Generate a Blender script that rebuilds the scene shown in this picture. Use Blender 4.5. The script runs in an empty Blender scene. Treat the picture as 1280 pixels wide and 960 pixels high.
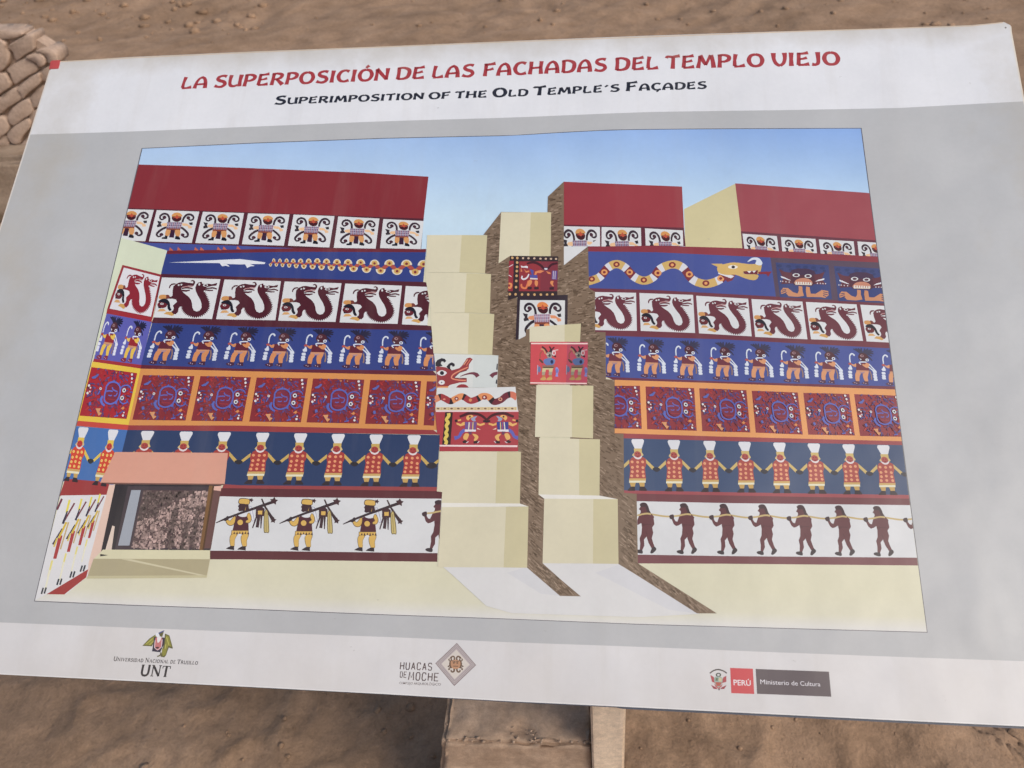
import bpy, bmesh, math, random
import numpy as np
from mathutils import Vector, Matrix, noise

# ------------------------------------------------------------------ camera
SC = bpy.context.scene
COL = SC.collection
F = 1010.8                                   # focal length in photo pixels (1280 x 960)
VV = np.array([759.1 - 640, -2255.1 - 480])  # vanishing point of the panel's upright edges
HH = np.array([-8891.2 - 640, 438.5 - 480])  # vanishing point of its level edges
UPC = np.array([VV[0], VV[1], F]); UPC /= np.linalg.norm(UPC)
RTC = -np.array([HH[0], HH[1], F]); RTC /= np.linalg.norm(RTC)
RTC = RTC - UPC * (RTC @ UPC); RTC /= np.linalg.norm(RTC)
NC = np.cross(UPC, RTC)                      # panel normal, image frame (x right, y down, z forward)
if NC[2] > 0: NC = -NC
TILT = math.radians(30)                      # panel slope against the level ground
RTW = np.array([1.0, 0, 0]); UPW = np.array([0, math.cos(TILT), math.sin(TILT)]); NW = np.cross(RTW, UPW)
R = np.outer(RTW, RTC) + np.outer(UPW, UPC) + np.outer(NW, NC)   # image frame -> world
DIST = 0.95                                  # lens to panel along the axis, metres
CAMH = 1.50
CAM = np.array([0.0, 0.0, CAMH])
def ray(px, py):
    return R @ np.array([(px - 640) / F, (py - 480) / F, 1.0])
P0 = CAM + DIST * ray(640, 480)              # panel point on the optical axis
def board(px, py, h=0.0):                    # photo pixel -> point on the printed face
    d = ray(px, py); t = ((P0 - CAM) @ NW) / (d @ NW)
    return CAM + d * t + NW * h
def local(px, py):
    q = board(px, py) - P0
    return (q @ RTW, q @ UPW)
def on_z(px, py, z):
    d = ray(px, py); return CAM + d * ((z - CAMH) / d[2])
def on_y(px, py, y):
    d = ray(px, py); return CAM + d * (y / d[1])

cam = bpy.data.cameras.new('camera'); camo = bpy.data.objects.new('camera', cam); COL.objects.link(camo)
cam.sensor_width = 36; cam.lens = F / 1280 * 36; cam.clip_start = 0.02; cam.clip_end = 200
M = Matrix(((R[0, 0], -R[0, 1], -R[0, 2], CAM[0]), (R[1, 0], -R[1, 1], -R[1, 2], CAM[1]), (R[2, 0], -R[2, 1], -R[2, 2], CAM[2]), (0, 0, 0, 1)))
camo.matrix_world = M
cam.dof.use_dof = True; cam.dof.focus_distance = 0.95; cam.dof.aperture_fstop = 8.5
SC.camera = camo

# ------------------------------------------------------------------ light
SUN_ELEV, SUN_AZ = math.radians(44), math.radians(120)      # azimuth from +Y towards +X
world = bpy.data.worlds.new('World'); SC.world = world; world.use_nodes = True
wn = world.node_tree; bg = wn.nodes['Background']
sky = wn.nodes.new('ShaderNodeTexSky'); sky.sky_type = 'NISHITA'; sky.sun_disc = False
sky.sun_elevation = SUN_ELEV; sky.sun_rotation = SUN_AZ; sky.air_density = 1.0; sky.dust_density = 3.4; sky.ozone_density = 0.7
wn.links.new(sky.outputs[0], bg.inputs[0]); bg.inputs[1].default_value = 0.12
sl = bpy.data.lights.new('sun', 'SUN'); sl.energy = 1.5; sl.angle = math.radians(26); sl.color = (1.0, 0.97, 0.92)
so = bpy.data.objects.new('sun', sl); COL.objects.link(so)
sd = Vector((math.cos(SUN_ELEV) * math.sin(SUN_AZ), math.cos(SUN_ELEV) * math.cos(SUN_AZ), math.sin(SUN_ELEV)))
so.rotation_euler = sd.to_track_quat('Z', 'Y').to_euler()
vs = SC.view_settings; vs.view_transform = 'Standard'; vs.look = 'None'; vs.exposure = 0.29; vs.gamma = 1.0
SC.display_settings.display_device = 'sRGB'

# ------------------------------------------------------------------ helpers
def lin(c):
    return tuple((v / 255 / 12.92 if v / 255 <= 0.04045 else ((v / 255 + 0.055) / 1.055) ** 2.4) for v in c)
KC = 0.86                                    # photo colour -> reflectance
def alb(c):
    return tuple(min(0.86, max(0.004, v * KC - 0.006)) for v in lin(c))
def tag(o, label=None, cat=None, group=None, kind=None):
    if label: o['label'] = label
    if cat: o['category'] = cat
    if group: o['group'] = group
    if kind: o['kind'] = kind
    return o
def obj(name, me, mat=None, parent=None, smooth=False):
    o = bpy.data.objects.new(name, me); COL.objects.link(o)
    if mat: me.materials.append(mat)
    if parent:
        o.parent = parent; o.matrix_parent_inverse = Matrix.Identity(4)
    if smooth:
        for p in me.polygons: p.use_smooth = True
    return o
def homog(src, dst):
    A = []; b = []
    for (x, y), (u, v) in zip(src, dst):
        A.append([x, y, 1, 0, 0, 0, -u * x, -u * y]); b.append(u)
        A.append([0, 0, 0, x, y, 1, -v * x, -v * y]); b.append(v)
    h = np.append(np.linalg.solve(np.array(A, float), np.array(b, float)), 1).reshape(3, 3)
    def f(p):
        q = h @ np.array([p[0], p[1], 1.0]); return (q[0] / q[2], q[1] / q[2])
    return f
UNIT = [(0, 0), (1, 0), (1, 1), (0, 1)]
def W(x0, y0, x1, y1, w=1280):               # a window of the photo blown up to w pixels wide
    s = (x1 - x0) / w
    return lambda x, y: (x0 + x * s, y0 + y * s)
def pts(w, flat):
    return [w(flat[i], flat[i + 1]) for i in range(0, len(flat), 2)]
def smooth_path(p, n=5, closed=False):
    out = []; m = len(p)
    for i in range(m if closed else m - 1):
        g = (lambda k: p[k % m]) if closed else (lambda k: p[min(max(k, 0), m - 1)])
        a, b, c, d = (np.array(g(i + k), float) for k in (-1, 0, 1, 2))
        for t in np.arange(n) / n:
            out.append(tuple(0.5 * ((2 * b) + (c - a) * t + (2 * a - 5 * b + 4 * c - d) * t * t + (3 * b - a - 3 * c + d) * t ** 3)))
    if not closed: out.append(tuple(p[-1]))
    return out
def strip(path, w):                          # quads along a path, w = one width or a list spread over it
    P = np.array(path, float); n = len(P)
    ws = np.interp(np.linspace(0, 1, n), np.linspace(0, 1, len(w)), w) if hasattr(w, '__len__') else np.full(n, w)
    T = np.gradient(P, axis=0); T /= (np.linalg.norm(T, axis=1)[:, None] + 1e-9)
    N = np.stack([-T[:, 1], T[:, 0]], 1) * ws[:, None] / 2
    L = P + N; Rr = P - N
    return [[tuple(L[i]), tuple(L[i + 1]), tuple(Rr[i + 1]), tuple(Rr[i])] for i in range(n - 1)]
def ell(cx, cy, rx, ry=None, n=16, a0=0, a1=360):
    ry = ry or rx
    full = abs(a1 - a0) >= 360
    k = n if full else n + 1
    return [(cx + rx * math.cos(math.radians(a0 + (a1 - a0) * i / n)), cy + ry * math.sin(math.radians(a0 + (a1 - a0) * i / n))) for i in range(k)]
def star(cx, cy, r, n=5, rot=-90, q=0.5):
    return [(cx + (r if i % 2 == 0 else r * q) * math.cos(math.radians(rot + 180 * i / n)), cy + (r if i % 2 == 0 else r * q) * math.sin(math.radians(rot + 180 * i / n))) for i in range(2 * n)]
def clip_poly(poly, clip):                   # Sutherland-Hodgman, convex clip, image y down
    area = sum(clip[i][0] * clip[(i + 1) % len(clip)][1] - clip[(i + 1) % len(clip)][0] * clip[i][1] for i in range(len(clip)))
    sg = 1 if area > 0 else -1
    out = list(poly)
    for i in range(len(clip)):
        ax, ay = clip[i]; bx, by = clip[(i + 1) % len(clip)]
        ins = lambda p: sg * ((bx - ax) * (p[1] - ay) - (by - ay) * (p[0] - ax)) >= 0
        res = []
        for j in range(len(out)):
            p, q = out[j - 1], out[j]
            ip, iq = ins(p), ins(q)
            if ip != iq:
                dp = (bx - ax) * (p[1] - ay) - (by - ay) * (p[0] - ax); dq = (bx - ax) * (q[1] - ay) - (by - ay) * (q[0] - ax)
                t = dp / (dp - dq); res.append((p[0] + (q[0] - p[0]) * t, p[1] + (q[1] - p[1]) * t))
            if iq: res.append(q)
        out = res
        if not out: return []
    return out
def inside(p, poly):
    x, y = p; r = False
    for i in range(len(poly)):
        x1, y1 = poly[i - 1]; x2, y2 = poly[i]
        if (y1 > y) != (y2 > y) and x < (x2 - x1) * (y - y1) / (y2 - y1) + x1: r = not r
    return r
UM = 3e-6                                    # one ink level: 3 micrometres
class Sheet:                                 # printed ink: flat coloured faces on the panel, in photo pixels
    def __init__(s, name, base, clip=None):
        s.name, s.base, s.clip, s.v, s.f, s.c, s.k = name, base, clip, [], [], [], 0
    def poly(s, p, col, lev=None, cols=None, raw=False):
        if s.clip is not None: p = clip_poly(p, s.clip)
        if len(p) < 3: return
        h = (s.base + (s.k if lev is None else lev)) * UM + 4e-5
        i0 = len(s.v)
        for q in p:
            a, b = local(*q); s.v.append((a, b, h))
        s.f.append(list(range(i0, i0 + len(p))))
        c = alb(col) + (1.0,)
        s.c.append([alb(x) + (1.0,) for x in cols] if cols else [c] * len(p))
        if lev is None: s.k += 1
    def many(s, polys, col):
        for p in polys: s.poly(p, col, lev=s.k)
        s.k += 1
    def build(s, parent):
        me = bpy.data.meshes.new(s.name); me.from_pydata(s.v, [], s.f)
        ca = me.color_attributes.new('ink', 'FLOAT_COLOR', 'CORNER')
        flat = [x for f in s.c for v in f for x in v]
        ca.data.foreach_set('color', flat)
        # every face looks up, whatever way it was traced
        bm = bmesh.new(); bm.from_mesh(me)
        for fc in bm.faces:
            fc.normal_update()
            if fc.normal.z < 0: fc.normal_flip()
        bm.to_mesh(me); bm.free()
        return obj(s.name, me, MAT['ink'], parent)
def draw(sheet, shapes, m):                  # shapes: (kind, colour, data...) in motif space, m maps them to pixels
    for sh in shapes:
        k, col = sh[0], sh[1]
        if k == 'p': sheet.poly([m(q) for q in sh[2]], col)
        elif k == 's': sheet.many([[m(q) for q in g] for g in strip(sh[2], sh[3])], col)
        elif k == 'm': sheet.many([[m(q) for q in g] for g in sh[2]], col)
def P(col, *flat): return ('p', col, [(flat[i], flat[i + 1]) for i in range(0, len(flat), 2)])
def PS(col, *flat): return ('p', col, smooth_path([(flat[i], flat[i + 1]) for i in range(0, len(flat), 2)], 3, True))
def S(col, w, *flat): return ('s', col, smooth_path([(flat[i], flat[i + 1]) for i in range(0, len(flat), 2)], 4), w)
def L(col, w, *flat): return ('s', col, [(flat[i], flat[i + 1]) for i in range(0, len(flat), 2)], w)
def E(col, cx, cy, rx, ry=None, n=14, a0=0, a1=360): return ('p', col, ell(cx, cy, rx, ry, n, a0, a1))
def DOTS(col, r, *flat): return ('m', col, [ell(flat[i], flat[i + 1], r, r, 8) for i in range(0, len(flat), 2)])

# ------------------------------------------------------------------ materials
MAT = {}
def nodes(name):
    m = bpy.data.materials.new(name); m.use_nodes = True
    t = m.node_tree; b = t.nodes['Principled BSDF']; MAT[name] = m
    return m, t, b
def N(t, typ, **kw):
    n = t.nodes.new(typ)
    for k, v in kw.items(): setattr(n, k, v)
    return n
def noise_node(t, vec, scale, detail=4, rough=0.55):
    n = N(t, 'ShaderNodeTexNoise'); n.inputs['Scale'].default_value = scale; n.inputs['Detail'].default_value = detail; n.inputs['Roughness'].default_value = rough
    if vec is not None: t.links.new(vec, n.inputs['Vector'])
    return n
def ramp(t, fac, stops):
    r = N(t, 'ShaderNodeValToRGB'); el = r.color_ramp.elements
    while len(el) < len(stops): el.new(0.5)
    for e, (p, c) in zip(el, stops): e.position = p; e.color = (*c, 1) if len(c) == 3 else c
    t.links.new(fac, r.inputs[0]); return r
def mixc(t, fac, a, b, mode='MIX'):
    m = N(t, 'ShaderNodeMix', data_type='RGBA', blend_type=mode)
    for sock, v in ((m.inputs[0], fac), (m.inputs[6], a), (m.inputs[7], b)):
        if hasattr(v, 'is_output'): t.links.new(v, sock)
        elif isinstance(v, (int, float)): sock.default_value = v
        else: sock.default_value = (*v, 1) if len(v) == 3 else v
    return m.outputs[2]
def mathn(t, op, a, b=0.5, clamp=False):
    m = N(t, 'ShaderNodeMath', operation=op, use_clamp=clamp)
    for i, v in enumerate((a, b)):
        if hasattr(v, 'is_output'): t.links.new(v, m.inputs[i])
        else: m.inputs[i].default_value = v
    return m.outputs[0]
def bump(t, b, height, strength, dist):
    n = N(t, 'ShaderNodeBump'); n.inputs['Strength'].default_value = strength; n.inputs['Distance'].default_value = dist
    t.links.new(height, n.inputs['Height']); t.links.new(n.outputs[0], b.inputs['Normal'])

# panel frame of reference: an Empty on the printed face, x along its width, y up its slope
panel = bpy.data.objects.new('information_panel', None); COL.objects.link(panel)
panel.empty_display_size = 0.1
panel.matrix_world = Matrix(((RTW[0], UPW[0], NW[0], P0[0]), (RTW[1], UPW[1], NW[1], P0[1]), (RTW[2], UPW[2], NW[2], P0[2]), (0, 0, 0, 1)))
TOPB = local(640, 52)[1]; LEFTB = local(62, 87)[0]; RIGHTB = local(1264, 40)[0]; BOTB = local(640, 877)[1]
def vinyl(name, use_ink):
    m, t, b = nodes(name)
    tc = N(t, 'ShaderNodeTexCoord'); tc.object = panel; v = tc.outputs['Object']
    sx = N(t, 'ShaderNodeSeparateXYZ'); t.links.new(v, sx.inputs[0])
    if use_ink:
        at = N(t, 'ShaderNodeAttribute', attribute_name='ink'); base = at.outputs['Color']
    else:
        rgb = N(t, 'ShaderNodeRGB'); rgb.outputs[0].default_value = (*alb((225, 226, 228)), 1); base = rgb.outputs[0]
    # uneven print and handling smears
    n1 = noise_node(t, v, 9, 6, 0.6); r1 = ramp(t, n1.outputs[0], [(0.3, (0.94,) * 3), (0.7, (1.03,) * 3)])
    c = mixc(t, 1.0, base, r1.outputs[0], 'MULTIPLY')
    n2 = noise_node(t, v, 160, 3, 0.6); r2 = ramp(t, n2.outputs[0], [(0.3, (0.98,) * 3), (0.7, (1.01,) * 3)])
    c = mixc(t, 1.0, c, r2.outputs[0], 'MULTIPLY')
    # dust settled along the upper and outer edges
    d1 = mathn(t, 'DIVIDE', mathn(t, 'SUBTRACT', TOPB, sx.outputs[1]), 0.055)
    d2 = mathn(t, 'DIVIDE', mathn(t, 'SUBTRACT', RIGHTB + 0.05, sx.outputs[0]), 0.16)
    d3 = mathn(t, 'DIVIDE', mathn(t, 'SUBTRACT', sx.outputs[0], LEFTB), 0.12)
    g = mathn(t, 'MINIMUM', mathn(t, 'MINIMUM', d1, d2), mathn(t, 'MAXIMUM', d3, 0.35))
    n3 = noise_node(t, v, 13, 5, 0.65)
    g = mathn(t, 'SUBTRACT', mathn(t, 'ADD', mathn(t, 'MULTIPLY', n3.outputs[0], 1.5), -0.05), g, True)
    g = mathn(t, 'MULTIPLY', g, 0.62)
    c = mixc(t, g, c, (0.36, 0.31, 0.23))
    # warm darkening painted towards the lower edge, for the light falling off there
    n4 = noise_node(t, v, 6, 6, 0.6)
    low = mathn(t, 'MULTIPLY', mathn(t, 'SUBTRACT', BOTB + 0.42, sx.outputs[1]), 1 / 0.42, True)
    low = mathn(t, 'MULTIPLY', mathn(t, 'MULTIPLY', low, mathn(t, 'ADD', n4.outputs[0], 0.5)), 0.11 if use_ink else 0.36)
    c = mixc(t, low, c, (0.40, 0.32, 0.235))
    mp = N(t, 'ShaderNodeMapping'); mp.inputs['Scale'].default_value = (26, 2.2, 1); t.links.new(v, mp.inputs['Vector'])
    n5 = noise_node(t, mp.outputs[0], 1.0, 5, 0.6)
    st = mathn(t, 'MULTIPLY', mathn(t, 'SUBTRACT', n5.outputs[0], 0.52, True), 0.3 if use_ink else 0.8, True)     # faint runs left by drips
    c = mixc(t, st, c, (0.40, 0.36, 0.30))
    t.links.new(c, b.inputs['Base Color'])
    rr = ramp(t, n1.outputs[0], [(0.25, (0.30,) * 3), (0.75, (0.46,) * 3)])
    t.links.new(rr.outputs[0], b.inputs['Roughness'])
    b.inputs['Specular IOR Level'].default_value = 0.42
    nb = noise_node(t, v, 5, 3, 0.5)
    bump(t, b, nb.outputs[0], 0.5, 0.012)
    return m
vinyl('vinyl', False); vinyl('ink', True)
def earth(name, dark, mid, light, scale=6, bmp=0.6, bd=0.02, rough=0.95, streak=None):
    m, t, b = nodes(name)
    tc = N(t, 'ShaderNodeTexCoord'); v = tc.outputs['Object']
    n1 = noise_node(t, v, scale, 8, 0.62)
    n2 = noise_node(t, v, scale * 9, 6, 0.65)
    n3 = noise_node(t, v, scale * 0.25, 3, 0.5)
    r = ramp(t, n1.outputs[0], [(0.28, dark), (0.5, mid), (0.74, light)])
    r2 = ramp(t, n2.outputs[0], [(0.3, (0.82,) * 3), (0.7, (1.15,) * 3)])
    r3 = ramp(t, n3.outputs[0], [(0.3, (0.88,) * 3), (0.7, (1.1,) * 3)])
    c = mixc(t, 1.0, r.outputs[0], r2.outputs[0], 'MULTIPLY'); c = mixc(t, 1.0, c, r3.outputs[0], 'MULTIPLY')
    t.links.new(c, b.inputs['Base Color']); b.inputs['Roughness'].default_value = rough; b.inputs['Specular IOR Level'].default_value = 0.15
    n4 = noise_node(t, v, scale * 40, 4, 0.7)
    r4 = ramp(t, n4.outputs[0], [(0.32, (0.86,) * 3), (0.62, (1.04,) * 3), (0.78, (1.25,) * 3)])
    c = mixc(t, 1.0, c, r4.outputs[0], 'MULTIPLY'); t.links.new(c, b.inputs['Base Color'])
    h = mathn(t, 'ADD', mathn(t, 'ADD', n1.outputs[0], mathn(t, 'MULTIPLY', n2.outputs[0], 0.4)), mathn(t, 'MULTIPLY', n4.outputs[0], 0.12))
    bump(t, b, h, bmp, bd)
    return m
earth('dirt', (0.225, 0.142, 0.088), (0.295, 0.191, 0.121), (0.355, 0.235, 0.153), 5, 0.55, 0.022)
earth('adobe', (0.39, 0.28, 0.21), (0.46, 0.335, 0.255), (0.52, 0.385, 0.30), 9, 0.35, 0.012)
earth('mud_plaster', (0.36, 0.245, 0.168), (0.46, 0.325, 0.230), (0.53, 0.385, 0.28), 10, 0.3, 0.008)
earth('kerb_mud', (0.17, 0.115, 0.07), (0.27, 0.20, 0.145), (0.34, 0.26, 0.19), 8, 0.4, 0.012)
earth('cream_paint', (0.72, 0.56, 0.41), (0.80, 0.635, 0.475), (0.84, 0.68, 0.52), 12, 0.15, 0.004, 0.8)
def plain(name, col, rough=0.6, metal=0.0):
    m, t, b = nodes(name)
    tc = N(t, 'ShaderNodeTexCoord'); n = noise_node(t, tc.outputs['Object'], 40, 5)
    r = ramp(t, n.outputs[0], [(0.3, tuple(x * 0.8 for x in col)), (0.7, tuple(min(1, x * 1.15) for x in col))])
    t.links.new(r.outputs[0], b.inputs['Base Color']); b.inputs['Roughness'].default_value = rough; b.inputs['Metallic'].default_value = metal
    return m
plain('frame_paint', (0.075, 0.08, 0.105), 0.5)
plain('red_tape', (0.42, 0.06, 0.055), 0.55)
plain('edge_white', (0.72, 0.66, 0.58), 0.5)

# ------------------------------------------------------------------ setting: ground
random.seed(7)
def axis(segs):
    out = []
    for a, b, st in segs:
        n = max(1, int(round((b - a) / st))); out += [a + (b - a) * i / n for i in range(n)]
    return out + [segs[-1][1]]
XS = axis([(-30, -8, 2.0), (-8, -4.5, 0.3), (-4.5, -1.1, 0.045), (-1.1, 1.3, 0.014), (1.3, 4.5, 0.045), (4.5, 8, 0.3), (8, 30, 2.0)])
YS = axis([(-10, -1, 1.0), (-1, 0.25, 0.08), (0.25, 1.25, 0.014), (1.25, 2.6, 0.06), (2.6, 7.5, 0.04), (7.5, 12, 0.25), (12, 60, 3.0)])
def ground_z(x, y):
    v = Vector((x, y, 0))
    z = 0.010 * noise.noise(v * 2.2) + 0.010 * noise.noise(v * 6.5)
    z += 0.006 * (1 - abs(noise.noise(v * 5 + Vector((3, 9, 0))))) ** 6           # dried ridges
    near = max(0.0, 1 - abs(y - 0.7) / 0.7)
    if near > 0:
        z += near * (0.0045 * noise.noise(v * 24) + 0.0028 * noise.noise(v * 48))
        z += near * 0.013 * (1 - abs(noise.noise(v * 7.5 + Vector((y * 2.0, 2, 0))))) ** 9 + near * 0.020 * max(0, noise.noise(v * 9 + Vector((1, 5, 2))) - 0.05)
    far = min(1, max(0, (y - 4.6) / 1.2))
    if far > 0:
        z += far * (0.05 * noise.noise(v * 1.1 + Vector((4, 0, 0))) + 0.022 * noise.noise(v * 4) + 0.010 * noise.noise(v * 11))
    e = min(1, max(0, (y - 5.6) / 2.0)) * min(1, max(0, (1.0 - x) / 3))          # low bank beyond the plaza
    z += 0.10 * e * e
    return z - 0.008
gv = [(x, y, ground_z(x, y)) for y in YS for x in XS]
nx = len(XS)
gf = [(j * nx + i, j * nx + i + 1, (j + 1) * nx + i + 1, (j + 1) * nx + i) for j in range(len(YS) - 1) for i in range(nx - 1)]
me = bpy.data.meshes.new('ground'); me.from_pydata(gv, [], gf)
ground = tag(obj('ground', me, MAT['dirt'], smooth=True), 'brown trodden earth around and beyond the information panel', None, None, 'structure')

def clod_mesh(spots, seed):                   # crumbs of earth: many little lumps in one mesh
    rnd = random.Random(seed); V = []; Fc = []
    for x, y, z, r in spots:
        bm = bmesh.new(); bmesh.ops.create_icosphere(bm, subdivisions=1, radius=r)
        q = Vector((rnd.random() * 90, rnd.random() * 90, 0)); sx, sy, sz = (rnd.uniform(0.7, 1.5), rnd.uniform(0.7, 1.3), rnd.uniform(0.45, 0.9))
        i0 = len(V)
        for v in bm.verts:
            d = 1 + 0.45 * noise.noise(v.co * (1.3 / r) + q); V.append((x + v.co.x * d * sx, y + v.co.y * d * sy, z + v.co.z * d * sz))
        for f in bm.faces: Fc.append([i0 + v.index for v in f.verts])
        bm.free()
    m = bpy.data.meshes.new('clods'); m.from_pydata(V, [], Fc); return m
sp = []
for i in range(900):
    x = random.uniform(-0.9, 1.2); y = random.uniform(0.28, 1.1); r = 0.0014 + 0.0075 * random.random() ** 5
    sp.append((x, y, ground_z(x, y) + r * 0.2, r))
for i in range(520):                          # rubble at the foot of the bank
    px = random.uniform(-60, 1280); py = random.triangular(-14, 62, 4)
    if px > 330 and random.random() < 0.72: continue
    g = on_z(px, py, 0); x, y = g[0], g[1]; r = 0.006 + 0.03 * random.random() ** 3 * (1.0 if px < 330 else 0.55)
    if y > 11: continue
    sp.append((x, y, ground_z(x, y) + r * 0.15, r))
tag(obj('earth_crumbs', clod_mesh(sp, 3), MAT['dirt'], smooth=True), 'loose crumbs and clods of brown earth lying on the ground', 'earth', None, 'stuff')

# boot tread pressed into the dust
bv, bf = [], []
def ridge(p, q, w, h):
    p, q = Vector(p), Vector(q); d = (q - p).normalized(); n = Vector((-d.y, d.x, 0)) * w / 2; i = len(bv)
    for a, e in ((p, 0), (q, 0)):
        bv.extend([tuple(a + n), tuple(a - n), tuple(a + Vector((0, 0, h)))])
    bf.extend([(i, i + 3, i + 5, i + 2), (i + 1, i + 2, i + 5, i + 4), (i, i + 2, i + 1), (i + 3, i + 4, i + 5)])
rb = random.Random(5)
for k in range(11):
    for s in (0, 1):
        x0, y0 = 1216 + k * 8.5, 906 + k * 5.2
        jx, jy = rb.uniform(-3, 3), rb.uniform(-3, 3)
        a = (x0 + jx + s * 26, y0 + jy - s * 2); b2 = (x0 + jx + (18 if s == 0 else 52), y0 + jy + (22 if s == 0 else 14))
        ga, gb = on_z(*a, 0), on_z(*b2, 0)
        if gb[1] < 0.2: continue
        ridge((ga[0], ga[1], ground_z(ga[0], ga[1]) - 0.0015), (gb[0], gb[1], ground_z(gb[0], gb[1]) - 0.0015), 0.013, 0.0048)
me = bpy.data.meshes.new('boot_print'); me.from_pydata(bv, [], bf)
obj('boot_print', me, MAT['dirt'], ground, True)

# ------------------------------------------------------------------ adobe wall and kerb beyond the panel
YW = 3.05
def brick_mesh(poly_px, proud, seed):
    rnd = random.Random(seed)
    p3 = [on_y(x, y, YW) for x, y in poly_px]
    cx = sum(p[0] for p in p3) / len(p3); cz = sum(p[2] for p in p3) / len(p3)
    a = sum(p3[i][0] * p3[(i + 1) % len(p3)][2] - p3[(i + 1) % len(p3)][0] * p3[i][2] for i in range(len(p3)))
    if a < 0: p3 = p3[::-1]
    bm = bmesh.new()
    p2 = smooth_path([(p[0] - cx, p[2] - cz) for p in p3], 3, True)
    rings = []
    for s, y in ((0.86, -proud - 0.009), (0.95, -proud - 0.007), (0.985, -proud + 0.003), (1.005, -proud + 0.02), (0.97, 0.075)):
        rings.append([bm.verts.new((x * s, y + 0.006 * noise.noise(Vector((x * 25, z * 25, seed))), z * s)) for x, z in p2])
    n = len(p2)
    for A, B in zip(rings, rings[1:]):
        for i in range(n): bm.faces.new((A[i], A[(i + 1) % n], B[(i + 1) % n], B[i]))
    bm.faces.new(rings[0]); bm.faces.new(rings[-1][::-1])
    bmesh.ops.recalc_face_normals(bm, faces=bm.faces)
    m = bpy.data.meshes.new('brick'); bm.to_mesh(m); bm.free()
    return m, (cx, YW, cz)
w1 = W(0, 20, 160, 140)
BR = [
 [-80,140, 180,142, 240,165, 232,192, 150,218, -80,232],
 [84,310, 130,262, 288,178, 342,196, 352,280, 352,332, 262,385, 190,436, 160,420, 128,350],
 [-80,236, 60,240, 82,312, 110,370, 105,470, 30,545, -80,580],
 [368,340, 430,318, 520,325, 572,365, 590,410, 590,462, 505,462, 482,400, 425,362],
 [268,402, 340,368, 420,365, 470,410, 476,470, 420,500, 392,462, 330,428],
 [88,512, 250,420, 325,438, 392,500, 382,548, 270,610, 160,682, 132,640, 108,570],
 [-80,588, 60,560, 108,618, 132,690, 60,742, -80,820],
 [198,694, 400,552, 428,600, 422,662, 295,765, 245,822, 222,760],
 [412,556, 486,500, 580,500, 560,640, 452,650, 430,625],
 [-80,845, 30,790, 172,700, 215,748, 236,820, 120,892, 40,955, -80,1000],
 [312,802, 425,695, 560,670, 540,860, 352,912, 330,850],
 [142,905, 290,812, 342,880, 346,955, 250,1020, 142,1092, 95,1010],
 [-80,1030, 50,992, 118,1092, 72,1170, -80,1240],
 [130,1112, 290,1006, 332,1088, 250,1190, 222,1262, 132,1262, 92,1180],
 [298,1002, 372,925, 540,900, 520,1060, 342,1092],
 [-80,1252, 60,1184, 98,1250, 90,1300, -80,1300],
 [238,1256, 312,1185, 352,1110, 520,1080, 500,1290, 250,1296],
]
wall_out = [(-200, 36), (20, 37), (38, 47), (62, 62), (70, 72), (71, 120), (68, 182), (-200, 182)]
core = []
for (x, y) in wall_out: core.append(on_y(x, y, YW))
cv = [(p[0], YW + 0.010, p[2]) for p in core] + [(p[0], YW + 0.07, p[2]) for p in core]
n = len(core)
cf = [list(range(n)), list(range(2 * n - 1, n - 1, -1))] + [[i, n + i, n + (i + 1) % n, (i + 1) % n] for i in range(n)]
me = bpy.data.meshes.new('adobe_wall'); me.from_pydata([(a - core[1][0], b - YW, c - 0.15) for a, b, c in cv], [], cf)
bm = bmesh.new(); bm.from_mesh(me); bmesh.ops.recalc_face_normals(bm, faces=bm.faces); bm.to_mesh(me); bm.free()
wall = obj('adobe_wall', me, MAT['adobe']); wall.location = (core[1][0], YW, 0.15)
tag(wall, 'weathered brown adobe brick wall with sloping broken top, behind the panel', 'wall')
for i, b in enumerate(BR):
    m, loc = brick_mesh(pts(w1, b), random.uniform(0.0, 0.014), i)
    o = obj('brick', m, MAT['adobe'], wall, True); o.location = (loc[0] - core[1][0], 0, loc[2] - 0.15)
    if max(q[0] for q in pts(w1, b)) < 55:
        o2 = obj('brick', m, None, wall); o2.location = (loc[0] - core[1][0] - 0.24, 0.002, loc[2] - 0.15)

def rough_box(name, corners, cuts, amp, freq, mat, parent=None, edge=0.0, seed=0):
    """8 corners (bottom 4 then top 4, counter-clockwise), finely cut and worn"""
    org = np.mean(corners, axis=0)
    bm = bmesh.new(); vv = [bm.verts.new(tuple(np.array(c) - org)) for c in corners]
    for f in ((3, 2, 1, 0), (4, 5, 6, 7), (0, 1, 5, 4), (1, 2, 6, 5), (2, 3, 7, 6), (3, 0, 4, 7)): bm.faces.new([vv[i] for i in f])
    if edge: bmesh.ops.bevel(bm, geom=bm.edges[:], offset=edge, segments=2, affect='EDGES')
    bmesh.ops.subdivide_edges(bm, edges=bm.edges[:], cuts=cuts, use_grid_fill=True)
    bmesh.ops.recalc_face_normals(bm, faces=bm.faces); bm.normal_update()
    off = Vector((seed * 3.1, seed, 0))
    for v in bm.verts:
        v.co += v.normal * amp * (noise.noise(v.co * freq + off) + 0.6 * noise.noise(v.co * freq * 3 + off))
    m = bpy.data.meshes.new(name); bm.to_mesh(m); bm.free()
    o = obj(name, m, mat, parent, True); o.location = tuple(org)
    return o
kx0, kx1 = -4.2, on_y(60, 210, 2.9)[0]
zk = on_y(10, 201, 2.88)[2]
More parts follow.
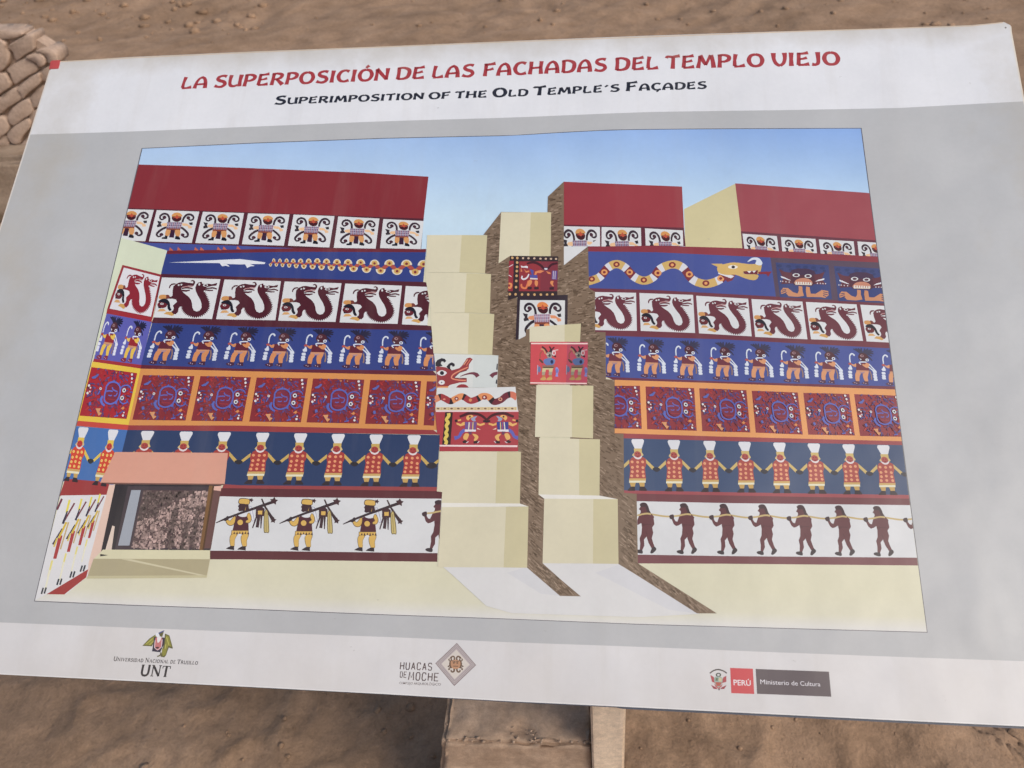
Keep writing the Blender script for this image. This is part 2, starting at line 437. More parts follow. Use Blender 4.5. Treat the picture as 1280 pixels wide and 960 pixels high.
kerb = rough_box('adobe_kerb', [(kx0, 2.88, -0.03), (kx1, 2.88, -0.03), (kx1, YW + 0.10, -0.03), (kx0, YW + 0.10, -0.03),
                                (kx0, 2.90, zk), (kx1, 2.90, zk), (kx1, YW + 0.10, zk), (kx0, YW + 0.10, zk)], 14, 0.012, 6, MAT['kerb_mud'], None, 0.02, 2)
tag(kerb, 'low rounded mud kerb running along the foot of the adobe brick wall', 'kerb')

# ------------------------------------------------------------------ mud block under the panel's lower edge
ZB = 0.30
fl, fr = on_z(553, 927, ZB), on_z(742, 930, ZB)
bl = on_z(560, 850, ZB); br = on_z(738, 850, ZB)
gl, gr = on_z(541, 1050, -0.03), on_z(752, 1052, -0.03)
back = bl[1] + 0.05
blk = rough_box('mud_block', [tuple(gl), tuple(gr), (br[0], back, -0.03), (bl[0], back, -0.03), tuple(fl), tuple(fr), (br[0], back, ZB), (bl[0], back, ZB)], 30, 0.0035, 28, MAT['mud_plaster'], None, 0.006, 4)
dim = on_z(656, 913, ZB)
for v in blk.data.vertices:                   # chipped front arris and a hole worn in the top
    p = blk.matrix_basis @ v.co
    d = math.hypot(p.x - dim[0], p.y - dim[1])
    if p.z > ZB - 0.02 and d < 0.022: v.co.z -= 0.012 * (1 - d / 0.022) ** 0.7
    if p.z > ZB - 0.012:
        k = noise.noise(Vector((p.x * 45, p.y * 45, 3)))
        v.co.z += 0.003 * k
    e = abs(p.y - fl[1])
    if p.z > ZB - 0.03 and e < 0.014: v.co.z -= 0.008 * max(0, noise.noise(Vector((p.x * 32, 7, p.z * 20))) + 0.1)
tag(blk, 'grey-brown mud plastered block beside the cream post below the panel', 'block')
cr = []
rc = random.Random(9)
for i in range(80):
    if rc.random() < 0.6: px, py = rc.uniform(556, 735), rc.gauss(924, 3)
    elif rc.random() < 0.6: px, py = rc.gauss(660, 13), rc.gauss(914, 5)
    else: px, py = rc.uniform(557, 590), rc.uniform(878, 926)
    if py > 928 or py < 876: continue
    g = on_z(px, py, ZB); r = 0.0008 + 0.0022 * rc.random() ** 2
    cr.append((g[0] - dim[0], g[1] - dim[1], 0.0 + r * 0.3, r))
cm = obj('mud_crumbs', clod_mesh(cr, 8), MAT['mud_plaster'], blk, True)
cm.location = (dim[0] - blk.location.x, dim[1] - blk.location.y, ZB - 0.002 - blk.location.z); tag(cm, kind='stuff')

# ------------------------------------------------------------------ the panel: board, frame, posts
tag(panel, 'large sloping information panel with printed temple facade illustration and red Spanish title', 'information panel')
OUT = [(62, 87), (75, 76.3), (160, 71.5), (320, 64.3), (480, 58), (640, 51.3), (800, 45), (960, 39.8), (1100, 35.5), (1215, 31.5), (1240, 29), (1255, 26.8), (1263.5, 31), (1264.5, 41), (1280, 124),
       (1350, 496), (1431, 916), (1280, 908), (1120, 900.5), (960, 892.5), (775, 883.3), (640, 876.8), (560, 872.3), (480, 867.5), (320, 859), (160, 851), (0, 843), (-176, 834), (-85, 556), (0, 285)]
def slab(name, outline, h1, h0, mat, parent, bevel=0.0):
    P2 = [local(*q) for q in outline]
    a = sum(P2[i - 1][0] * P2[i][1] - P2[i][0] * P2[i - 1][1] for i in range(len(P2)))
    if a < 0: P2 = P2[::-1]
    bm = bmesh.new()
    T = [bm.verts.new((x, y, h1)) for x, y in P2]; B = [bm.verts.new((x, y, h0)) for x, y in P2]
    top = bm.faces.new(T); bm.faces.new(B[::-1]); n = len(T)
    for i in range(n): bm.faces.new((T[i], B[i], B[(i + 1) % n], T[(i + 1) % n]))
    if bevel: bmesh.ops.bevel(bm, geom=list(top.edges), offset=bevel, segments=3, affect='EDGES')
    m = bpy.data.meshes.new(name); bm.to_mesh(m); bm.free()
    return obj(name, m, mat, parent)
board_o = slab('board', OUT, 0.0, -0.008, MAT['vinyl'], panel, 0.0009)
FR = [(64, 93), (160, 78), (640, 58), (1215, 38), (1258, 40), (1275, 124), (1426, 917.5), (1280, 911.3), (1120, 903.6), (960, 895.6), (840, 889.6), (778, 886.3), (770, 884.6), (640, 878.2), (480, 868.4), (160, 851.5), (-174, 834), (0, 292)]
slab('backing_frame', FR, -0.0082, -0.030, MAT['frame_paint'], panel)
def inv_panel(p):
    q = np.array(p) - P0; return (q @ RTW, q @ UPW, q @ NW)
def post(name, x0, x1, y0, y1, lean=0.0, mat='cream_paint'):
    bm = bmesh.new()
    def top(x, y): return P0[2] + (y - P0[1]) * math.tan(TILT) - 0.028 / math.cos(TILT)
    V = []
    for x, y in ((x0 + lean, y0), (x1 + lean, y0), (x1 + lean, y1), (x0 + lean, y1)): V.append((x, y, -0.03))
    for x, y in ((x0, y0), (x1, y0), (x1, y1), (x0, y1)): V.append((x, y, top(x, y)))
    vv = [bm.verts.new(inv_panel(v)) for v in V]
    for f in ((3, 2, 1, 0), (4, 5, 6, 7), (0, 1, 5, 4), (1, 2, 6, 5), (2, 3, 7, 6), (3, 0, 4, 7)): bm.faces.new([vv[i] for i in f])
    bmesh.ops.bevel(bm, geom=bm.edges[:], offset=0.003, segments=2, affect='EDGES')
    bmesh.ops.subdivide_edges(bm, edges=bm.edges[:], cuts=10, use_grid_fill=True)
    bm.normal_update()
    for v in bm.verts: v.co += v.normal * 0.0012 * noise.noise(v.co * 40)
    bmesh.ops.recalc_face_normals(bm, faces=bm.faces)
    m = bpy.data.meshes.new(name); bm.to_mesh(m); bm.free()
    return obj(name, m, MAT[mat], panel, False)
YP = fl[1] - 0.004
xa, xb = on_y(737, 900, YP)[0], on_y(776.5, 900, YP)[0]
post('support_post', xa - 0.004, xb, YP, YP + 0.06, 0.012)['label'] = 'cream painted post holding up the lower edge'
for x in (-0.42, 0.52): post('support_post', x - 0.025, x + 0.025, 1.02, 1.07)

# ------------------------------------------------------------------ lettering
VPX, VPY = 759.1, -2255.1
def upv(x, y):                                # image direction of the panel's slope
    d = np.array([VPX - x, VPY - y]); return d / np.linalg.norm(d)
G = {   # glyph: width, strokes of a flared display letter (x right, y up, cap height 1)
 'L': (.74, [((.20,1,.12,.55,.10,.10), (.22,.16,.20)), ((.06,.08,.35,.06,.72,.14), (.16,.12,.22))]),
 'A': (.92, [((.07,0,.12,.42,.26,.76,.48,.93), (.23,.17,.15,.14)), ((.44,.95,.66,.80,.78,.45,.80,0), (.14,.18,.20,.24)), ((.16,.33,.78,.36), (.13,.13))]),
 'S': (.80, [((.76,.90,.52,.97,.24,.88,.18,.70,.36,.56,.62,.46,.72,.26,.54,.07,.28,.06,.04,.16), (.20,.14,.17,.19,.20,.20,.19,.17,.14,.20))]),
 'U': (.86, [((.12,1,.08,.5,.16,.14,.40,.06,.64,.16), (.22,.17,.18,.15,.12)), ((.80,1,.76,.5,.78,.02), (.24,.19,.22))]),
 'P': (.78, [((.16,.98,.14,.5,.10,0), (.20,.18,.22)), ((.04,.92,.42,.95,.70,.82,.68,.60,.44,.46,.20,.46), (.13,.14,.20,.20,.14,.11))]),
 'E': (.76, [((.18,.98,.14,.5,.10,.06), (.18,.18,.20)), ((.10,.90,.44,.91,.74,.97), (.14,.13,.20)), ((.14,.50,.40,.52,.64,.60), (.12,.12,.17)), ((.08,.07,.40,.07,.74,.13), (.14,.13,.22))]),
 'R': (.86, [((.16,.98,.14,.5,.10,0), (.20,.18,.22)), ((.04,.92,.42,.95,.70,.84,.66,.62,.44,.50,.22,.48), (.13,.14,.20,.19,.14,.11)), ((.38,.48,.58,.28,.84,.02), (.13,.18,.25))]),
 'O': (.98, [((.50,.95,.22,.84,.09,.50,.22,.15,.50,.05,.78,.16,.91,.50,.78,.84,.50,.95), (.15,.18,.22,.18,.15,.18,.22,.18,.15))]),
 'I': (.30, [((.18,1,.14,.5,.12,0), (.24,.18,.24))]),
 'C': (.84, [((.80,.86,.54,.96,.24,.84,.10,.50,.22,.17,.50,.05,.82,.14), (.20,.14,.18,.22,.18,.14,.20))]),
 'N': (.92, [((.12,.95,.12,.5,.08,0), (.19,.17,.22)), ((.10,.98,.42,.56,.80,.08), (.20,.20,.18)), ((.84,1,.82,.5,.80,.04), (.24,.17,.16))]),
 'D': (.90, [((.14,.96,.14,.5,.10,.04), (.20,.18,.20)), ((.04,.92,.44,.95,.78,.78,.82,.48,.70,.18,.42,.06,.08,.07), (.13,.14,.20,.22,.20,.14,.13))]),
 'F': (.74, [((.16,.98,.14,.5,.10,0), (.20,.18,.22)), ((.06,.90,.44,.92,.76,.98), (.14,.14,.21)), ((.14,.48,.40,.50,.64,.58), (.12,.12,.17))]),
 'H': (.92, [((.16,1,.14,.5,.08,0), (.22,.18,.23)), ((.82,1,.78,.5,.80,0), (.22,.18,.23)), ((.14,.48,.80,.52), (.13,.13))]),
 'T': (.80, [((.02,.82,.10,.93,.42,.91,.84,.98), (.16,.15,.14,.20)), ((.44,.90,.42,.5,.38,0), (.18,.18,.22))]),
 'M': (1.12, [((.22,.94,.16,.5,.06,0), (.17,.16,.22)), ((.24,.98,.40,.55,.54,.22), (.20,.20,.14)), ((.54,.22,.70,.60,.86,.98), (.13,.14,.16)), ((.90,.98,.98,.5,1.02,0), (.20,.20,.24))]),
 'V': (.84, [((.10,1,.10,.55,.22,.20,.44,.03), (.24,.18,.18,.16)), ((.44,.03,.66,.24,.76,.60,.76,1), (.14,.17,.18,.24))]),
 'J': (.52, [((.40,1,.40,.5,.36,.18,.20,.06,.00,.10), (.24,.19,.18,.15,.20))]),
}
G['\u00d3'] = (G['O'][0], G['O'][1] + [((.46,1.10,.66,1.28), (.12,.20))])
G['\u00c7'] = (G['C'][0], G['C'][1] + [((.50,.02,.56,-.10,.42,-.22), (.10,.14,.10))])
G['\u00b4'] = (.40, [((.10,.72,.36,.96), (.10,.18))])
def word(sheet, text, x0, x1, base, cap, col, small=None, bold=1.0, gap=0.13, lean=None):
    """base(x) gives the baseline in pixels, cap the cap height; small: height of the lower-case capitals"""
    hs = [cap if (small is None or i == 0) else small for i in range(len(text))]
    adv = [(G[c][0] + gap) * h for c, h in zip(text, hs)]
    tot = sum(adv) - gap * hs[-1]; k = (x1 - x0) / tot; cx = x0
    for c, h, a in zip(text, hs, adv):
        for flat, ws in G[c][1]:
            path = smooth_path([(flat[i], flat[i + 1]) for i in range(0, len(flat), 2)], 5)
            quads = strip(path, [w * bold for w in ws])
            out = []
            for q in quads:
                g = []
                for gx, gy in q:
                    X = cx + gx * h * k; u = lean if lean is not None else upv(X, base(X))
                    g.append((X + u[0] * gy * h, base(X) + u[1] * gy * h))
                out.append(g)
            sheet.many(out, col); sheet.k -= 1
        cx += a * k
    sheet.k += 1
def interp(*xy):
    xs = xy[0::2]; ys = xy[1::2]
    return lambda x: float(np.interp(x, xs, ys))
def font_tris(text, bold=0.0):                # the built-in sans letters as flat faces, scaled to a unit box
    cu = bpy.data.curves.new('lettering', 'FONT'); cu.body = text; cu.offset = bold; cu.resolution_u = 3
    o = bpy.data.objects.new('lettering', cu); COL.objects.link(o)
    dg = bpy.context.evaluated_depsgraph_get(); m = o.evaluated_get(dg).to_mesh()
    v = [(q.co.x, q.co.y) for q in m.vertices]; f = [list(p.vertices) for p in m.polygons]
    o.evaluated_get(dg).to_mesh_clear(); bpy.data.objects.remove(o); bpy.data.curves.remove(cu)
    return v, f
def typeset(sheet, text, quad, col, bold=0.0, ybox=(0.0, 0.73)):
    """quad: pixels of cap-top left, cap-top right, baseline right, baseline left"""
    v, f = font_tris(text, bold); xs = [p[0] for p in v]; a, b = min(xs), max(xs)
    m = homog([(a, ybox[1]), (b, ybox[1]), (b, ybox[0]), (a, ybox[0])], quad)
    sheet.many([[m(v[i]) for i in p] for p in f], col)

title = Sheet('title_lettering', 4); RED = (166, 62, 66)
tb = interp(226,111.3, 260,110, 484,100.3, 540,98, 640,94, 757,89, 830,86.3, 954,83.3, 1050,81.2)
for wd, a, b, c in (('LA',226,258,15.2), ('SUPERPOSICI\u00d3N',267,485,15.3), ('DE',495,530,15.5), ('LAS',540,592,15.6), ('FACHADAS',604,758,16), ('DEL',769,823,16.2), ('TEMPLO',833,955,16.4), ('VIEJO',966,1050,16.8)):
    word(title, wd, a, b, tb, c, RED, gap=0.15, bold=1.28)
title.build(panel)['label'] = 'red Spanish title lettering LA SUPERPOSICI\u00d3N DE LAS FACHADAS DEL TEMPLO VIEJO'
sub = Sheet('subtitle_lettering', 4); INK = (42, 44, 54)
sb = interp(343,130.8, 529,124.2, 562,123.3, 608,121.8, 659,120, 774,114.3, 883,110.8)
for wd, a, b, c, s in (('SUPERIMPOSITION',343,529,10.6,8.4), ('OF',536,562,8.5,8.5), ('THE',569,608,8.6,8.6), ('OLD',616,659.5,11.2,8.7), ('TEMPLE\u00b4S',667,774,11.3,8.8), ('FA\u00c7ADES',783,883,11.4,8.9)):
    word(sub, wd, a, b, sb, c, INK, small=s, gap=0.17, bold=1.36)
sub.build(panel)['label'] = 'black English subtitle in small capitals'

# ------------------------------------------------------------------ plain fields of the print
gf_ = Sheet('grey_field', 0)
GT = [(38, 168.2), (160, 164.6), (320, 158.2), (480, 151.5), (640, 147), (800, 140.2), (900, 138.6), (960, 138), (1120, 135.2), (1281, 126.6)]
GB = [(1407, 831.5), (1280, 826.5), (1120, 821), (960, 815), (800, 808.5), (640, 803), (480, 796), (320, 790.5), (160, 784.5), (0, 778), (-153, 772)]
top_i = interp(*[c for p in GT for c in p]); gbr = sorted(GB); bot_i = interp(*[c for p in gbr for c in p])
NS = 24
def edge_l(t): return (38 + (-153 - 38) * t, 168.2 + (772 - 168.2) * t)
prev = None
for i in range(NS + 1):
    t = i / NS
    xt = 38 + (1281 - 38) * t; xb2 = -153 + (1407 + 153) * t
    cur = ((xt, top_i(xt)), (xb2, bot_i(xb2)))
    if prev: gf_.poly([prev[0], cur[0], cur[1], prev[1]], (184, 185, 185), lev=0)
    prev = cur
gf_.build(panel)['label'] = 'plain grey field around the illustration'
et = Sheet('edge_trim', 6)
def along(points, w, col):
    for i in range(len(points) - 1):
        et.many(strip([points[i], points[i + 1]], w), col); et.k -= 1
along([(75, 77.2), (160, 72.6), (320, 65.3), (640, 52.3), (960, 40.7), (1215, 32.4), (1254, 28.2)], 1.3, (226, 205, 182))
along([(1263.2, 33), (1264, 41), (1279.5, 124), (1349.5, 496), (1430, 915)], 1.8, (236, 226, 210))
along([(62.6, 88), (0.6, 285), (-84.5, 556), (-175, 833)], 1.6, (222, 216, 208))
along([(-175, 833.4), (0, 842.2), (160, 850.2), (320, 858.3), (480, 866.8), (640, 876), (775, 882.5), (960, 891.8), (1280, 907.2), (1430, 915)], 1.5, (228, 226, 222))
et.poly(ell(1257, 34.6, 1.3, 1.1, 8), (110, 106, 104)); et.build(panel)
ct = slab('corner_tab', [(61.8, 86.6), (63.5, 77.4), (66, 76), (75.2, 75.6), (74.8, 80), (73, 86)], 0.0008, -0.010, MAT['red_tape'], panel); ct['label'] = 'small red tab at the upper corner'
w = W(0, 20, 160, 140)
for v in ct.data.vertices: pass

# ------------------------------------------------------------------ the illustration
FRAME = [(178, 186), (320, 179.2), (480, 173.3), (560, 171.5), (640, 169.8), (700, 166), (760, 163), (800, 162.2), (880, 161.5), (1076, 160.7), (1158.5, 790), (960, 784.5), (800, 780), (640, 773.5), (480, 768), (320, 761.5), (160, 756), (43.5, 751)]
QUADF = [(178, 150), (1074.8, 150), (1158.2, 789.8), (43.8, 750.8)]
QUADF[0] = (178 + (186 - 150) * 0.237, 150)
ill = Sheet('illustration', 8)
cx0, cy0 = 600, 480
ill.poly([(x + (1.3 if x > cx0 else -1.3) * 0.75, y + (1.0 if y > cy0 else -1.0) * 0.8) for x, y in FRAME], (92, 92, 98))
CREAM = (216, 211, 184); WHITE = (216, 215, 213)
ftop = interp(*[c for p in FRAME[:10] for c in p]); fbot = interp(*[c for p in sorted(FRAME[10:]) for c in p])
def fx(u, y):                                 # frame x at fraction u and pixel row y
    xl = 178 + (y - 186) * -0.2378; xr = 1076 + (y - 161) * 0.1312
    return xl + (xr - xl) * u
lev0 = ill.k
def skycol(x, y):
    g = min(1, max(0, (x - 180) / 900)); d = min(1, max(0, (y - ftop(x)) / 95))
    a = np.array((176, 202, 232)) * (1 - g) + np.array((138, 172, 224)) * g
    b = np.array((202, 223, 232)) * (1 - g * 0.6) + np.array((180, 211, 240)) * g * 0.6
    return tuple(a * (1 - d) + b * d)
for j in range(6):
    for i in range(30):
        q = []
        for (di, dj) in ((0, 0), (1, 0), (1, 1), (0, 1)):
            u = (i + di) / 30; t = (j + dj) / 6
            x = fx(u, 180); y = ftop(x) + t * (320 - ftop(x)); q.append((fx(u, y), y))
        ill.poly(q, CREAM, lev=lev0, cols=[skycol(*p) for p in q])
ill.k = lev0 + 1
# pale earth in front of the facades, fading to paper white at the lower margin
def cream_at(x, y):
    d = min(1, max(0, (fbot(x) - y) / 22))
    return tuple(np.array((220, 218, 212)) * (1 - d) + np.array((217, 213, 184)) * d)
rows = [0, 0.55, 0.80, 0.90, 0.96, 1.0]
for j in range(5):
    for i in range(30):
        q = []
        for (di, dj) in ((0, 0), (1, 0), (1, 1), (0, 1)):
            u = (i + di) / 30; xb3 = fx(u, 770); y = 320 + (fbot(xb3) - 320) * rows[j + dj]; q.append((fx(u, y), y))
        ill.poly(q, CREAM, lev=ill.k, cols=[cream_at(*p) for p in q])
ill_o = ill.build(panel)
ill_o['label'] = 'printed illustration of stepped temple facades with painted friezes under blue sky'
def sheet(name, base, clip=QUADF): return Sheet(name, base, clip)
def done(s, label=None):
    o = s.build(ill_o)
    if label: o['label'] = label
    return o
A = W(40, 190, 300, 385); B = W(300, 190, 560, 385); C = W(560, 190, 820, 385); C4 = W(820, 190, 1080, 385); C5 = W(900, 280, 1160, 475)
D1 = W(40, 370, 300, 565); D2 = W(300, 370, 560, 565); D3 = W(530, 370, 790, 565); D4 = W(720, 370, 980, 565); D5 = W(900, 420, 1160, 615)
E1 = W(40, 520, 300, 715); E2 = W(300, 530, 560, 725); E3 = W(530, 530, 790, 725); E4 = W(720, 530, 980, 725); E5 = W(910, 530, 1170, 725); E6 = W(30, 590, 290, 785)
ID = lambda p: p
MAROON = (84, 40, 48); MAROON_R = (112, 56, 66); DRED = (132, 48, 52); DREDR = (150, 64, 70)  # R copies, here and below: same inks with right-hand sky glare mixed in
BLUE = (56, 68, 128); BLUER = (72, 84, 146); NAVY = (40, 60, 97); NAVYR = (60, 80, 112); ORANGE = (212, 144, 82); CELL = (216, 217, 216)

# ---- left facade, broad bands
s = sheet('facade_bands', 20)
s.poly([A(657, 77), B(0, 97), B(700, 125), B(1160, 152), B(1130, 412), B(0, 374), A(583, 349)], (134, 50, 54))
s.poly([A(585, 345), B(0, 370), B(1131, 410), B(1114, 610), B(0, 592), A(690, 578), A(530, 530)], MAROON)
s.poly([A(640, 556), A(1000, 568), B(0, 578), B(330, 592), B(330, 600), A(850, 612)], (74, 84, 148))
s.poly([A(832, 607), A(1280, 600), B(330, 593), B(1146, 597), B(1144, 618), B(330, 615), A(1280, 622), A(826, 630)], (112, 44, 52))
s.poly([A(826, 628), A(1280, 620), B(330, 614), B(1144, 617), B(1128, 802), B(0, 772), A(792, 752)], BLUE)
s.poly([A(793, 750), B(0, 768), B(1130, 800), B(1175, 808), D2(1153, 182), D2(1201, 188), D2(1200, 214), D2(0, 190), D1(736, 168), D1(748, 132)], MAROON)
s.poly([D1(740, 166), D2(0, 187), D2(1198, 213), D2(1205, 462), D2(0, 452), D1(668, 425)], BLUE)
s.poly([D1(671, 424), D2(0, 448), D2(1187, 460), D2(1216, 490), D2(0, 466), D1(668, 450)], (98, 38, 50))
s.poly([D1(668, 447), D2(0, 462), D2(1217, 490), D2(1225, 826), D2(0, 801), D1(592, 797)], ORANGE)
s.poly([D1(594, 796), E2(0, 10), E2(1190, 37), E2(1232, 66), E2(0, 46), E1(588, 87)], (148, 58, 60))
s.poly([E1(590, 86), E2(0, 45), E2(1230, 68), E2(1212, 388), E2(0, 378), E1(480, 400), E1(560, 100)], NAVY)
s.poly([E1(1180, 420), E2(0, 377), E2(1212, 388), E2(1210, 414), E2(0, 397), E1(1170, 445)], (150, 66, 68))
s.poly([E1(1165, 444), E2(0, 396), E2(1210, 413), E2(1245, 420), E2(1243, 462), E2(0, 449), E1(1150, 496)], (92, 42, 48))
s.poly([E1(1157, 494), E2(0, 448), E2(1243, 460), E2(1216, 796), E2(0, 781), E1(1096, 831)], CELL)
s.poly([E1(1097, 829), E2(0, 780), E2(1216, 795), E2(1214, 848), E2(0, 833), E1(1090, 882)], (90, 42, 48))
done(s, 'painted bands of the facade beside the booth')
# ---- right facade, veiling sky glare put into its paler inks
s = sheet('facade_bands', 20)
s.poly([C4(490, 194), C4(540, 600), C4(180, 582), C4(172, 352)], (206, 196, 152))
s.poly([C(713, 183), C4(160, 213), C4(172, 468), C(713, 457)], (152, 60, 66))
s.poly([C(713, 447), C4(172, 466), C4(182, 580), C(862, 590), C(713, 700)], (96, 44, 54))
s.poly([C4(487, 193), C4(1280, 250), C4(1340, 256), C4(1380, 552), C4(525, 502)], (156, 76, 82))
s.poly([C4(522, 488), C5(950, 100), C5(1000, 105), C5(1010, 205), C4(532, 600)], (104, 56, 66))
s.poly([C(862, 582), C4(0, 577), C4(525, 592), C5(620, 183), C5(1000, 199), C5(1010, 240), C4(705, 652), C4(0, 618), C(862, 613)], (138, 56, 64))
s.poly([C(862, 612), C4(0, 617), C4(705, 650), C4(738, 893), C4(0, 853), C(868, 841)], BLUER)
s.poly([C4(704, 650), C5(1000, 238), C5(1040, 500), C5(700, 485), C4(738, 893)], (88, 72, 88))
s.poly([C(868, 838), C4(0, 850), C4(738, 890), C5(1010, 490), C5(1060, 778), C5(0, 730), D4(183, 256), D4(118, 228), C(905, 880)], MAROON_R)
s.poly([D4(183, 245), D5(0, 20), D5(1060, 77), D5(1100, 313), D5(0, 282), D4(184, 500)], BLUER)
s.poly([D4(184, 498), D5(0, 280), D5(1100, 311), D5(1100, 332), D5(0, 294), D4(237, 520)], (110, 52, 66))
s.poly([D4(238, 516), D5(0, 291), D5(1100, 330), D5(1130, 650), D5(0, 621), D4(238, 846)], (224, 156, 96))
s.poly([D4(238, 844), D5(0, 619), D5(1130, 648), D5(1130, 674), D5(0, 647), D4(294, 882)], (152, 68, 72))
s.poly([E4(293, 88), E5(0, 105), E5(1100, 131), E5(1130, 438), E5(0, 421), E4(296, 408)], NAVYR)
s.poly([E4(295, 408), E5(0, 420), E5(1130, 437), E5(1130, 462), E5(0, 442), E4(296, 428)], (156, 74, 80))
s.poly([E4(296, 427), E5(0, 440), E5(1140, 460), E5(1140, 502), E5(0, 489), E4(374, 476)], (112, 60, 66))
s.poly([E4(373, 475), E5(0, 487), E5(1150, 500), E5(1190, 825), E5(0, 814), E4(380, 805)], CELL)
s.poly([E4(379, 804), E5(0, 813), E5(1190, 823), E5(1200, 871), E5(0, 860), E4(381, 858)], (116, 66, 72))
done(s, 'painted bands of the facade with the snake frieze')

# ------------------------------------------------------------------ motifs, traced once each
DK = (62, 46, 52); SK = (232, 190, 146); GOLD = (212, 150, 84)
def deity(curl=DK, skin=SK, hat=(210, 150, 88), tun=(160, 146, 166), leg=(212, 154, 98)):
    o = [S(curl, (44, 42, 40, 34, 26), 425,375, 432,280, 400,215, 335,196, 268,230, 250,282, 285,312, 338,292), E((74, 44, 52), 338, 266, 40, 34),
         S(curl, (40, 42, 42, 34, 26), 690,362, 712,290, 770,222, 845,208, 905,250, 900,302, 850,322, 805,302), E((74, 44, 52), 808, 276, 38, 34),
         S(curl, (42, 44, 42, 36, 26), 385,462, 295,498, 205,565, 176,615, 205,652, 265,645), E((74, 44, 52), 268, 612, 40, 32),
         S(curl, (42, 44, 44, 36, 26), 660,465, 728,515, 788,585, 785,640, 735,662, 685,640), E((74, 44, 52), 688, 618, 38, 32),
         P(skin, 395,378, 300,388, 262,420, 310,446, 392,448), P(skin, 685,382, 780,390, 825,425, 872,445, 872,482, 808,490, 790,440, 690,432),
         P((56, 48, 52), 192,335, 282,355, 262,402, 284,452, 190,466, 184,430, 216,402), P((48, 44, 48), 815,372, 892,362, 892,412, 838,420),
         P(tun, 390,362, 690,364, 652,498, 374,490)]
    for i in range(8):
        t = (i + 0.5) / 8
        o.append(L((128, 66, 78) if i % 2 else (92, 84, 112), 14, 390 + 300 * t, 366, 374 + 278 * t, 490))
    o += [L((214, 206, 214), 6, 384,400, 676,405), L((214, 206, 214), 6, 378,450, 664,455),
          P((134, 70, 52), 374,484, 648,492, 640,528, 366,518), P((62, 36, 54), 455,520, 542,526, 514,676, 418,668),
          PS(leg, 366,520, 452,530, 428,610, 400,645, 345,632), PS(leg, 540,526, 642,526, 626,640, 556,646),
          P((34, 32, 38), 342,628, 394,640, 382,702, 272,702, 280,670, 336,660), P((34, 32, 38), 552,638, 612,648, 642,682, 630,716, 532,702, 540,672),
          E((72, 32, 34), 578, 280, 96, 78, 18), E(hat, 586, 250, 106, 78, 16, 180, 360), P((188, 84, 60), 500,272, 548,262, 585,212, 622,262, 668,272, 585,298),
          P((70, 30, 34), 505,298, 545,275, 585,300, 625,275, 662,300, 580,340)]
    return o
DQ = [(190, 125), (1025, 150), (865, 778), (18, 750)]
def dragon(c=(80, 36, 42), head=(76, 34, 40)):
    body = [435,240, 480,205, 540,180, 600,172, 680,186, 765,196, 778,180, 762,160, 732,166, 730,150, 765,138, 800,156, 808,192, 782,242, 700,236, 620,255, 570,280, 585,330, 600,345, 640,380, 710,430, 755,490, 775,550,
            785,620, 810,670, 860,692, 910,678, 942,630, 940,560, 910,480, 860,400, 825,330, 815,270, 832,212, 862,184, 918,168, 928,200, 960,210, 1040,205, 1100,215, 1188,192, 1170,240, 1090,246, 1020,265, 985,290, 965,330]
    edge = smooth_path([(965, 330), (988, 368), (1012, 415), (1040, 470), (1065, 530), (1074, 590), (1060, 650), (1030, 700), (980, 745), (920, 775), (850, 788), (780, 778), (720, 755), (670, 725), (636, 690), (612, 650), (600, 610)], 4)
    cen = np.array((850, 480)); sp2 = []
    for i, q in enumerate(edge):
        q = np.array(q, float); d = q - cen; d = d / np.linalg.norm(d)
        sp2 += list(q + d * (27 if i % 2 and i > 2 else -6))
    rest = [570,605, 545,640, 540,700, 500,742, 440,736, 418,700, 452,668, 460,630, 443,590, 470,560, 512,520, 490,480, 430,466, 365,466, 345,428, 400,432, 428,410, 424,330]
    return [P(c, *(body + sp2 + rest)), S((176, 130, 128), 20, 590,268, 680,252, 770,250), S(c, (16, 30, 20), 575,294, 650,276, 720,279, 770,296), S(c, (30, 32, 18), 580,322, 660,328, 724,316), S(c, (18, 28, 22), 970,292, 1060,284, 1120,279, 1186,300), S(c, (24, 24, 18), 970,310, 1060,322, 1124,322),
            S(c, (26, 26, 24, 16), 470,210, 415,212, 378,242, 366,282), P(CELL, 394,244, 430,222, 470,216, 440,242), P(CELL, 505,236, 520,212, 555,222, 560,204, 592,212, 575,236, 545,226, 530,242), E(c, 548, 220, 12, 10, 8),
            E(CELL, 986, 232, 44, 22), E(c, 990, 232, 26, 13), E(CELL, 880, 214, 15, 24), E((120, 62, 50), 335, 432, 46, 38), PS((204, 148, 90), 186,440, 215,400, 300,396, 320,430, 300,470, 210,470),
            E((102, 38, 44), 258, 572, 88, 62, 16), PS((36, 32, 40), 184,520, 220,480, 290,462, 352,488, 388,545, 400,620, 424,665, 385,680, 352,630, 340,560, 250,525), E(CELL, 250, 556, 30, 17), E((102, 38, 44), 252, 556, 14, 10),
            P((40, 30, 34), 186,606, 236,616, 240,634, 190,632), P((212, 164, 108), 178,692, 215,645, 290,646, 330,686), P((204, 158, 92), 288,735, 340,696, 420,698, 476,752, 430,772, 375,752)]
GQ = [(228, 92), (1235, 128), (1138, 825), (112, 798)]
